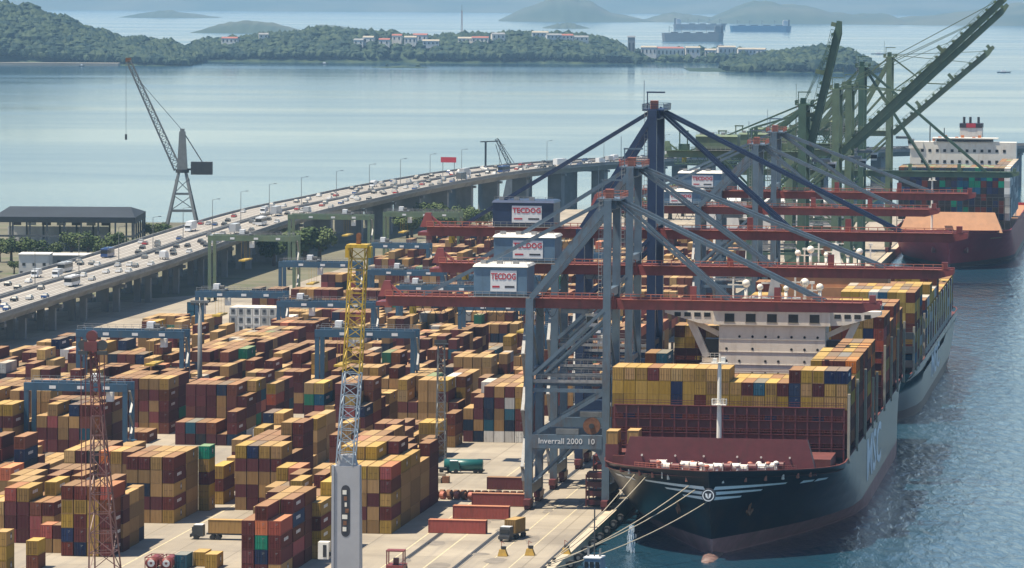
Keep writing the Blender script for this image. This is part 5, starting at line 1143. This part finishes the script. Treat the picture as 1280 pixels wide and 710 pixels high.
m = MB(); rr = random.Random(6)
for i in range(130): t = rr.random(); x, y, z = rr.gauss(0, .22 + .2 * t), rr.gauss(0, .3), 5.4 * (1 - t); m.beam((x, y, z + .5), (x, y, z - .5), .09, .09)
o = m.build('water_jet', M['foam']); put(o, 952, -108.5, 0); tag(o, 'white jet of cooling water falling from the bow into the sea', 'water', kind='stuff')

# ------------------------------------------------------------------ shed, buildings and old cranes beyond the flyover
g = thing('open_shed', 'large derelict shed with dark pitched roof and open sides', 'building', (-190, 2010, 2.9))
def shed(x0, x1, y0, y1):
    rf = MB().face([(x0, y0, 15), (x1, y0, 15), (x1 - 4, (y0 + y1) / 2, 18.2), (x0 + 4, (y0 + y1) / 2, 18.2)]).face([(x0 + 4, (y0 + y1) / 2, 18.2), (x1 - 4, (y0 + y1) / 2, 18.2), (x1, y1, 15), (x0, y1, 15)]).face([(x1, y0, 15), (x1, y1, 15), (x1 - 4, (y0 + y1) / 2, 18.2)]).box(x0, x1, y0 - .2, y0, 12.6, 15).box(x1, x1 + .2, y0, y1, 12.2, 15); rf.build('roof', M['shed_roof'], g)
    for i in range(9):
        x = x0 + 1 + (x1 - x0 - 2) * i / 8
        for y in (y0 + .5, y1 - .5): MB().box(x - .35, x + .35, y - .35, y + .35, 0, 12.6).build('column', M['shed_steel'], g)
    for i in range(6):
        y = y0 + (y1 - y0) * i / 5; MB().box(x1 - .6, x1 + .1, y - .35, y + .35, 0, 12.6).build('column', M['shed_steel'], g)
    MB().box(x0, x1, y0, y0 + .5, 6.3, 7.2).build('crane_girder', M['shed_steel'], g); MB().box(x1 - .4, x1, y0, y1, 6.3, 7.2).build('crane_girder', M['shed_steel'], g)
    for i in range(7): MB().box(x0 + 2 + i * 6.6, x0 + 6 + i * 6.6, y1 - .9, y1 - .7, 8.5, 11.6).build('window', M['wall_white'] if i % 2 else M['glass'], g)
    MB().box(x0, x1 - 16, y1 - .6, y1 - .3, 0, 8).build('back_wall', M['wall_white'], g)
shed(-34, 27, -10, 48)
def house(label, loc, rz, w, d, h, mat, roofm, nwin, name='low_building'):
    g = thing(name, label, 'building', loc, rz); MB().box(-w / 2, w / 2, 0, d, 0, h).build('wall', mat, g); MB().box(-w / 2 - .3, w / 2 + .3, -.3, d + .3, h + .002, h + .35).build('roof', roofm, g)
    for i in range(nwin): x = -w / 2 + (i + .5) * w / nwin; MB().box(x - .6, x + .6, -.08, -.01, h * .5, h * .5 + 1.1).build('window', M['glass'], g)
    MB().box(-w / 2 + .5, -w / 2 + 1.6, -.09, -.012, 0, 2.1).build('door', M['steel_dark'], g); return g
house('small white building beside the flyover with square windows', (-188.5, 1826, 2.9), 0, 12, 14, 8.5, M['wall_white'], M['wall_white'], 3); house('long low grey building behind the small white one', (-176, 1865, 2.9), 0, 26, 16, 6, M['pier'], M['roof_white'], 6)
house('flat white hut left of the small white building', (-214, 1850, 2.9), 0, 16, 10, 3.5, M['wall_white'], M['roof_white'], 4); house('white depot under the flyover bend', (-29, 1990, 2.9), 0, 7, 9, 10, M['wall_white'], M['roof_white'], 2)
# refrigerated container wall: white boxes with dark fans
rr = random.Random(9)
for i in range(8):
    for t in range(4 if i < 6 else 3):
        ob = bpy.data.objects.new('reefer_container', cont_mesh('white', L40)); COL.objects.link(ob); ob.location = W3(1462, -296 + i * 2.55, 3.0 + t * CH); ob.rotation_euler = (0, 0, -AZ); tag(ob, 'white refrigerated container, %s tier, %s row of the white wall' % (ORD[t], ORD[i]), 'container', 'white refrigerated containers')
        MB_ = MB().box(-.7, .7, -.03, .02, .5, 2.3).cyl((0, -.04, 1.7), (0, -.08, 1.7), .45, n=10, m=1); f = MB_.build('cooling_unit', [M['steel'], M['sign_dark']], ob)
for i, (u, v, c, t, L) in enumerate(((1500, -318, 'teal blue', 2, L20), (1500, -315.3, 'white', 2, L20))):
    for k in range(t):
        ob = bpy.data.objects.new('shipping_container', cont_mesh(c, L)); COL.objects.link(ob); ob.location = W3(u, v, 3 + k * CH + 4.5); ob.rotation_euler = (0, 0, -AZ); tag(ob, '%s container beside the flyover piers, %s of the pair' % (c, ('lower', 'upper')[k]), 'container')
    o = MB().box(-1.3, 1.3, 0, 6.2, 0, 4.48).build('plinth', M['concrete']); put(o, u, v, 3.0); tag(o, 'concrete plinth under the %s containers beside the flyover' % c, 'plinth')
# old level-luffing jib crane
g = thing('jib_crane', 'old grey jib crane on lattice legs with boom raised to the left', 'crane', (-156, 2190, 2.9))
for x in (-1, 1):
    for y in (-1, 1): MB().beam((x * 7.6, y * 7, 0), (x * 1.7, y * 1.6, 27), 1.15).build('leg', M['steel'], g)
for z, w in ((9, 5.8), (17, 4.0)):
    f = MB()
    for a, b in (((-1, -1), (1, -1)), ((1, -1), (1, 1)), ((1, 1), (-1, 1)), ((-1, 1), (-1, -1))): f.beam((a[0] * w, a[1] * w * .92, z), (b[0] * w, b[1] * w * .92, z), .7); f.beam((a[0] * w, a[1] * w * .92, z), (b[0] * w * .75, b[1] * w * .7, z + 7), .35)
    f.build('brace', M['steel'], g)
MB().cyl((0, 0, 27), (0, 0, 28.6), 3.2, n=14).build('slewing_ring', M['steel_dark'], g); MB().frus((-2.4, 2.4, -2.2, 2.2, 28.6), (-1.4, 1.4, -1.3, 1.3, 46.5)).box(-1.0, 1.0, -1, 1, 46.5, 47.8).build('mast', M['steel'], g)
MB().box(4.2, 14.2, -3, 3, 26.2, 32.2).build('counterweight', M['steel_dark'], g); MB().box(-2, 4.4, -1.6, 1.6, 28.2, 29.0).build('platform', M['steel_dark'], g)
MB().lattice((-2.2, 0, 28.6), (-25.4, 0, 79.6), 3.2, 1.9, 18, .55, .28).build('jib', M['steel'], g); MB().box(-26.8, -24.2, -.9, .9, 79, 81).build('jib_head', M['rust'], g)
MB().beam((-.2, 0, 47.2), (-21, 0, 71), .22).build('luffing_rope', M['steel_dark'], g); MB().beam((.6, 0, 46), (9.5, 0, 32), .5).build('tail_tie', M['steel'], g); MB().beam((-26.6, 0, 79), (-26.6, 0, 45), .14).build('hoist_rope', M['steel_dark'], g); MB().box(-27.1, -26.1, -.4, .4, 42.4, 45).build('hook_block', M['sign_dark'], g)
# second crane beyond the bridge
g = thing('jib_crane', 'dark jib crane and post rising behind the flyover bend', 'crane', (-10, 2560, 0)); MB().beam((-5, 0, 0), (-5, 0, 33.5), 1.1).build('post', M['steel_dark'], g); MB().beam((-8, 0, 33.4), (1.5, 0, 33.8), .6).build('crossarm', M['steel_dark'], g)
MB().lattice((12, 0, 14), (1.0, 0, 35), 2.4, 1.4, 8, .4, .25).build('jib', M['steel_dark'], g); MB().beam((2, 0, 35), (16, 0, 14), .3).beam((.5, 0, 32), (6, 0, 14), .35).build('tie', M['steel_dark'], g); MB().frus((4, 18, -4, 4, 0), (7, 15, -3, 3, 15)).build('machinery_house', M['steel'], g)

# ------------------------------------------------------------------ trees
def crown_mesh(seed, mat):
    r = random.Random(seed); m = MB(); lobes = []
    for i in range(11):
        a = r.uniform(0, 2 * math.pi); d = r.uniform(.1, .72); lobes.append((Vector((d * math.cos(a), d * math.sin(a), r.uniform(-.32, .5))), r.uniform(.26, .46)))
    for c, rad in lobes:
        for k in range(95):
            v = Vector((r.gauss(0, 1), r.gauss(0, 1), r.gauss(0, 1))).normalized(); p = c + v * rad * r.uniform(.72, 1.05); n_ = (v + Vector((r.uniform(-.7, .7), r.uniform(-.7, .7), r.uniform(-.2, .9)))).normalized()
            a = n_.orthogonal().normalized(); b = n_.cross(a); s = r.uniform(.055, .11); q = [p + a * s, p + b * s * .8, p - a * s, p - b * s * .8]; m.face(q)
    return m.mesh('crown', mat)
crowns = [crown_mesh(i, M['leaf'] if i % 2 else M['leaf2']) for i in range(5)]
tm = MB().cyl((0, 0, 0), (0, 0, .9), .07, .035, 8); 
for a in range(4): tm.cyl((0, 0, .5 + a * .1), (.35 * math.cos(a * 1.7), .35 * math.sin(a * 1.7), .95 + a * .05), .03, .012, 6)
trunk = tm.mesh('trunk', M['bark'])
def tree(label, loc, h, wd, k, group='trees behind the yard'):
    g = thing('tree', label, 'tree', loc, k * 1.3, group); t = bpy.data.objects.new('trunk', trunk); COL.objects.link(t); t.parent = g; t.scale = (h, h, h * .75)
    c = bpy.data.objects.new('crown', crowns[k % 5]); COL.objects.link(c); c.parent = g; c.location = (0, 0, h * .62); c.scale = (wd / 2, wd / 2, h * .5)
TREES = []   # world positions, grouped by what they stand beside
for i in range(10): TREES.append((-214 + i * 6.1 + rnd.uniform(-2, 2), 1925 + rnd.uniform(-12, 30), rnd.uniform(8, 12), 'in front of the open shed'))
for i in range(7): TREES.append((-160 + i * 5 + rnd.uniform(-1, 1), 2060 + i * 10, rnd.uniform(6, 10), 'between the shed and the old jib crane'))
for i in range(5): TREES.append((-222 + i * 8, 1800 + i * 14, rnd.uniform(4, 7), 'left of the small white building'))
for i in range(9): TREES.append((-55 + i * 5 + rnd.uniform(-2, 2), 2120 + rnd.uniform(0, 90), rnd.uniform(8, 14), 'under the flyover bend'))
for i in range(4): TREES.append((-98 + i * 6, 1900 + rnd.uniform(0, 30), rnd.uniform(11, 16), 'behind the green gantries'))
for i in range(16): TREES.append((55 + i * 6.5 + rnd.uniform(-3, 3), 2230 + rnd.uniform(0, 150), rnd.uniform(9, 17), 'behind the quay cranes'))
grp = {}
for i, (x, y, h, w) in enumerate(TREES):
    k = grp[w] = grp.get(w, 0) + 1; tree('%s leafy tree from the left among those %s' % (ORD[k - 1], w), (x, y, 2.8), h, h * rnd.uniform(.95, 1.35), i)
# storage sheds behind the far cranes
house('long white warehouse behind the green quay cranes', W3(2250, -190, 2.9), -AZ, 70, 30, 12, M['wall_white'], M['roof_white'], 12, 'warehouse'); house('blue roofed warehouse behind the pale blue quay cranes', W3(1620, -216, 2.9), -AZ, 44, 40, 9, M['pier'], M['house_blue'], 8, 'warehouse')
house('white workshop among the far stacks behind the machinery houses', W3(1560, -188, 2.9), -AZ, 26, 20, 11, M['wall_white'], M['roof_white'], 5, 'warehouse'); house('grey warehouse under the green cranes', W3(1930, -196, 2.9), -AZ, 60, 30, 14, M['pier'], M['steel'], 10, 'warehouse')

# ------------------------------------------------------------------ islands, far hills, ships at anchor
def isle(name, x0, x1, y0, y1, prof, seed, mat, kind='structure', nx=70, ny=14, rough=.14):
    """prof: list of (fraction along x, height)"""
    m = MB(); xs = [p[0] for p in prof]; hs = [p[1] for p in prof]
    def H(fx, fy):
        h = float(np.interp(fx, xs, hs)); b = math.sin(math.pi * min(1, max(0, fy))) ** .55; return h * b * (1 + rough * mnoise.noise(Vector((fx * 14 + seed, fy * 5, seed)))) - .5
    for i in range(nx + 1):
        for j in range(ny + 1):
            fx, fy = i / nx, j / ny; yy = y0 + (y1 - y0) * fy + 40 * mnoise.noise(Vector((fx * 6, seed, 0))) * (1 - fy); m.v.append((x0 + (x1 - x0) * fx, yy, H(fx, fy)))
    for i in range(nx):
        for j in range(ny): a = i * (ny + 1) + j; m.f.append((a, a + ny + 1, a + ny + 2, a + 1)); m.m.append(0); m.c.append(None)
    o = m.build(name, mat, None, True); tag(o, kind=kind); return H
def woods(name, label, H, x0, x1, y0, y1, n, rmin, rmax, seed, keep=lambda fx, fy: True):
    r = random.Random(seed); m = MB(); bmq = bmesh.new(); bmesh.ops.create_icosphere(bmq, subdivisions=1, radius=1); V = [v.co.copy() for v in bmq.verts]; Fc = [[v.index for v in f.verts] for f in bmq.faces]; bmq.free()
    for k in range(n):
        fx, fy = r.random(), r.random() ** 1.3 * .75 + .02
        if not keep(fx, fy): continue
        z = H(fx, fy)
        if z < 1.2: continue
        x, y = x0 + (x1 - x0) * fx, y0 + (y1 - y0) * fy + 40 * mnoise.noise(Vector((fx * 6, seed * 0 + SEED[0], 0))) * (1 - fy); R_ = rmin + (rmax * 1.25 - rmin) * r.random() ** 2; b = len(m.v); sq = r.uniform(.65, 1.1)
        for v in V: j = 1 + r.uniform(-.34, .34); m.v.append((x + v.x * R_ * j, y + v.y * R_ * j, z + R_ * .45 + v.z * R_ * sq * j))
        for f in Fc: m.f.append(tuple(b + i for i in f)); m.m.append(0); m.c.append(None)
    o = m.build(name, M['forest']); tag(o, label, 'forest', kind='stuff')
SEED = [0]
def island(name, x0, x1, y0, y1, prof, seed, n, label, keep=lambda fx, fy: True, rmin=3.6, rmax=7.5):
    SEED[0] = seed; H = isle(name, x0, x1, y0, y1, prof, seed, M['forest']); woods(name.replace('terrain', 'forest'), label, H, x0, x1, y0, y1, n, rmin, rmax, seed, keep); return H
H1 = island('island_terrain', -900, -500, 7080, 7700, [(0, 76), (.24, 84), (.33, 78), (.45, 64), (.55, 48), (.7, 32), (.88, 26), (1, 5)], 3, 6500, 'dense forest covering the steep island hill at upper left')
H2 = island('island_terrain', -560, 205, 7560, 8100, [(0, 6), (.05, 26), (.2, 34), (.3, 46), (.45, 40), (.52, 33), (.6, 36), (.72, 40), (.86, 40), (.93, 32), (1, 6)], 5, 7500, 'forest on the long low island across the middle', keep=lambda fx, fy: not (.40 < fx < .56 and fy < .35 and (fx * 37 % 1) < .55))
H3 = island('island_terrain', 190, 430, 7700, 8300, [(0, 6), (.1, 10), (.5, 12), (.9, 11), (1, 2)], 8, 420, 'scattered trees on the built-up spit right of the island', rmin=4, rmax=8)
H4 = island('island_terrain', 262, 545, 6840, 7250, [(0, .8), (.2, 1.6), (.3, 10), (.42, 17), (.6, 24), (.72, 28), (.85, 25), (.95, 13), (1, 1)], 9, 2600, 'forest on the small wooded island at right')
island('island_terrain', -215, -130, 7040, 7110, [(0, 1), (.5, 3.5), (1, 1)], 13, 10, 'shrubs on the rocky islet before the forested hill', rmin=2, rmax=3)
o = MB().box(-905, -600, 7055, 7092, -1, 4.5).build('sea_wall', M['shore']); tag(o, kind='structure')
rr = random.Random(31)
def far_house(label, x, y, z, w, d, h, mat, rm):
    g = thing('far_house', label, 'building', (x, y, z), rr.uniform(-.2, .2), 'houses on the islands'); MB().box(-w / 2, w / 2, 0, d, -4, h).build('wall', mat, g); MB().face([(-w / 2 - .5, -.5, h), (w / 2 + .5, -.5, h), (w / 2 + .5, d / 2, h + 2.5), (-w / 2 - .5, d / 2, h + 2.5)]).face([(-w / 2 - .5, d / 2, h + 2.5), (w / 2 + .5, d / 2, h + 2.5), (w / 2 + .5, d + .5, h), (-w / 2 - .5, d + .5, h)]).build('roof', rm, g)
    n = max(2, int(w / 6))
    for i in range(n): x0 = -w / 2 + (i + .5) * w / n; MB().box(x0 - 1.1, x0 + 1.1, -.25, -.02, h * .35, h * .75).build('window', M['glass'], g)
spots = [(.40, 'left of the radio mast'), (.42, 'left of the radio mast'), (.455, 'left of the radio mast'), (.48, 'left of the radio mast'), (.51, 'below the radio mast'), (.53, 'below the radio mast'), (.555, 'below the radio mast'), (.63, 'right of the radio mast'), (.66, 'right of the radio mast'), (.70, 'right of the radio mast'), (.79, 'near the right end'), (.82, 'near the right end'), (.845, 'near the right end'), (.875, 'near the right end'), (.12, 'near the left end'), (.19, 'near the left end')]
kk = {}
for fx, w in spots:
    fy = rr.uniform(.08, .28); k = kk[w] = kk.get(w, 0) + 1; far_house('%s pale house on the long island, %s' % (ORD[k - 1], w), -560 + 765 * fx, 7560 + 540 * fy, H2(fx, fy) + 8, rr.uniform(14, 30), 14, rr.uniform(6, 11), rr.choice([M['wall_white'], M['cream'], M['wall_white']]), rr.choice([M['pier'], M['brick_red'], M['beige']]))
far_house('red roofed hall on the spit right of the long island', 262, 7740, 9, 46, 30, 15, M['cream'], M['brick_red']); far_house('grey tower block at the tip of the long island', 196, 7720, 6, 12, 12, 36, M['pier'], M['steel'])
for i, x in enumerate((225, 300, 330, 360, 395, 410)): far_house('%s low building from the left on the built-up spit' % ORD[i], x, 7730 + i * 30, H3((x - 190) / 240, .2) + 4, rr.uniform(18, 34), 16, rr.uniform(8, 16), M['wall_white'], M['beige'])
g = thing('radio_mast', 'thin radio mast standing on the long island', 'mast', (-88, 7900, 40)); MB().lattice((0, 0, 0), (0, 0, 44), 3.0, 1.6, 10, .5, .3).build('lattice', M['brick_red'], g); MB().beam((0, 0, 44), (0, 0, 54), .6).build('aerial', M['steel'], g)
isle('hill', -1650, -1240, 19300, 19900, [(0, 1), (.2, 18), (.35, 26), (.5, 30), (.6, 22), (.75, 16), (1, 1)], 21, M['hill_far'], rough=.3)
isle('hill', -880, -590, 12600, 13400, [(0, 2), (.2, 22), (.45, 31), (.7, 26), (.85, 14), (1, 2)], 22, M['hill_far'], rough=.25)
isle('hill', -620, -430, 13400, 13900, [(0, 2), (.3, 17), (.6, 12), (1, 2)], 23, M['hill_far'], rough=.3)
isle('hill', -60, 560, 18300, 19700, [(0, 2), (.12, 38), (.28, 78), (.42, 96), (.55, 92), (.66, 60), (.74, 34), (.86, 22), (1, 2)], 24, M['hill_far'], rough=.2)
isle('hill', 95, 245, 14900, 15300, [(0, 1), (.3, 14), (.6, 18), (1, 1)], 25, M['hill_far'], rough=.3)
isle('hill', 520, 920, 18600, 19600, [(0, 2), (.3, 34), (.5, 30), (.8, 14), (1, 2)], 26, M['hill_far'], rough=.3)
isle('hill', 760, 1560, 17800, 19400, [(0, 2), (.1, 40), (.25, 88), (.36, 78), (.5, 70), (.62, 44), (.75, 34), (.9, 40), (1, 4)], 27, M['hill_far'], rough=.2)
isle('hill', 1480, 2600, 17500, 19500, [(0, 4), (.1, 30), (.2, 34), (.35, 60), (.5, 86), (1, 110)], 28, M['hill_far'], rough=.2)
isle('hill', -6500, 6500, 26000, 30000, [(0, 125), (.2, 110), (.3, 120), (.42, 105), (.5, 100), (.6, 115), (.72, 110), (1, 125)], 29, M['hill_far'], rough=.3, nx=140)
def freighter(label, x, y, L, dirn, hm, hm2, rz=0.0, tall=9):
    g = thing('anchored_ship', label, 'ship', (x, y, 0), rz, 'ships at anchor in the bay'); m = MB()
    pts = [(-L / 2, 0), (-L / 2 + L * .04, -11), (L / 2 - L * .08, -11), (L / 2, 0), (L / 2 - L * .08, 11), (-L / 2 + L * .04, 11)]
    for a, b in zip(pts, pts[1:] + pts[:1]): m.face([(a[0] * .97, a[1], -1), (b[0] * .97, b[1], -1), (b[0], b[1], tall), (a[0], a[1], tall)])
    m.face([(p[0], p[1], tall) for p in pts]); m.build('hull', hm, g); xd = dirn * L * .40
    MB().box(xd - 8, xd + 8, -9, 9, tall, tall + 15).box(xd - 6, xd + 5, -11, 11, tall + 15, tall + 18).build('deckhouse', hm2, g); MB().box(xd + dirn * 11 - 2.5, xd + dirn * 11 + 2.5, -2.5, 2.5, tall, tall + 19).build('funnel', M['steel_dark'], g)
    for i in range(4): xx = -dirn * (L * .38 - i * L * .2); MB().beam((xx, 0, tall), (xx, 0, tall + 17), 1.2).beam((xx, 0, tall + 15), (xx + 9, 0, tall + 11), .8).build('derrick', M['steel'], g); MB().box(xx + 4, xx + L * .14, -7, 7, tall, tall + 2.5).build('hatch', M['steel_dark'], g)
freighter('dark blue freighter at anchor, right of the pair before the far hills', 760, 14300, 190, 1, M['blue_box'], M['wall_white'], 0, 17); freighter('grey freighter partly hidden behind the blue one', 600, 15000, 170, -1, M['steel'], M['wall_white'], 0, 16)
freighter('grey ship lying behind the built-up spit', 432, 11200, 150, 1, M['steel'], M['steel'], 0, 20)
for i, (x, y, w, d_) in enumerate(((-298, 7350, 14, 'below the long island shore, left of the middle'), (460, 10300, 16, 'right of the grey ship behind the spit'), (710, 9000, 34, 'in open water right of the wooded island'), (735, 6950, 22, 'at the right, right of the raised green boom'), (-650, 7000, 9, 'below the sea wall at the left'))):
    g = thing('launch', 'small dark launch ' + d_, 'boat', (x, y, 0)); m = MB()
    for s in (-1, 1): m.face([(-w / 2, s * 1.6, 0), (w * .35, s * 1.8, 0), (w / 2, 0, 1.9), (w * .35, s * 2, 1.6), (-w / 2, s * 1.8, 1.4)][::s])
    m.face([(-w / 2, -1.8, 1.4), (w * .35, -2, 1.6), (w / 2, 0, 1.9), (w * .35, 2, 1.6), (-w / 2, 1.8, 1.4)]); m.build('hull', M['steel_dark'], g); MB().frus((-w * .25, w * .1, -1.2, 1.2, 1.4), (-w * .2, w * .05, -1, 1, 3.6)).build('cabin', M['sign_white'], g)

# ------------------------------------------------------------------ labels: tell look-alikes apart by distance
by = {}
for ob in COL.objects:
    if ob.parent is None and ob.get('label') and ob.get('kind') is None: by.setdefault(ob['label'], []).append(ob)
for lab, obs in by.items():
    if len(obs) < 2: continue
    obs.sort(key=lambda q: (q.location - Vector((0, 0, CAMZ))).length)
    for i, q in enumerate(obs):
        w = (('nearer', 'farther') if len(obs) == 2 else ORD)[i if len(obs) == 2 else i]
        q['label'] = ' '.join((w + ' ' + lab.replace(' container,', ',', 1)).split()[:16])
# ------------------------------------------------------------------ haze
hz, n, l, b = new_mat('haze_air'); n.remove(b); pvn = n.new('ShaderNodeVolumePrincipled'); pvn.inputs['Color'].default_value = (.42, .70, 1.0, 1); pvn.inputs['Density'].default_value = 0.31e-4; pvn.inputs['Anisotropy'].default_value = .15
l.new(pvn.outputs[0], n['Material Output'].inputs['Volume'])
o = MB().box(-12000, 12000, -2000, 32000, -4.0, 168).build('haze', hz); tag(o, 'pale sea haze over the whole bay', 'haze', kind='stuff')
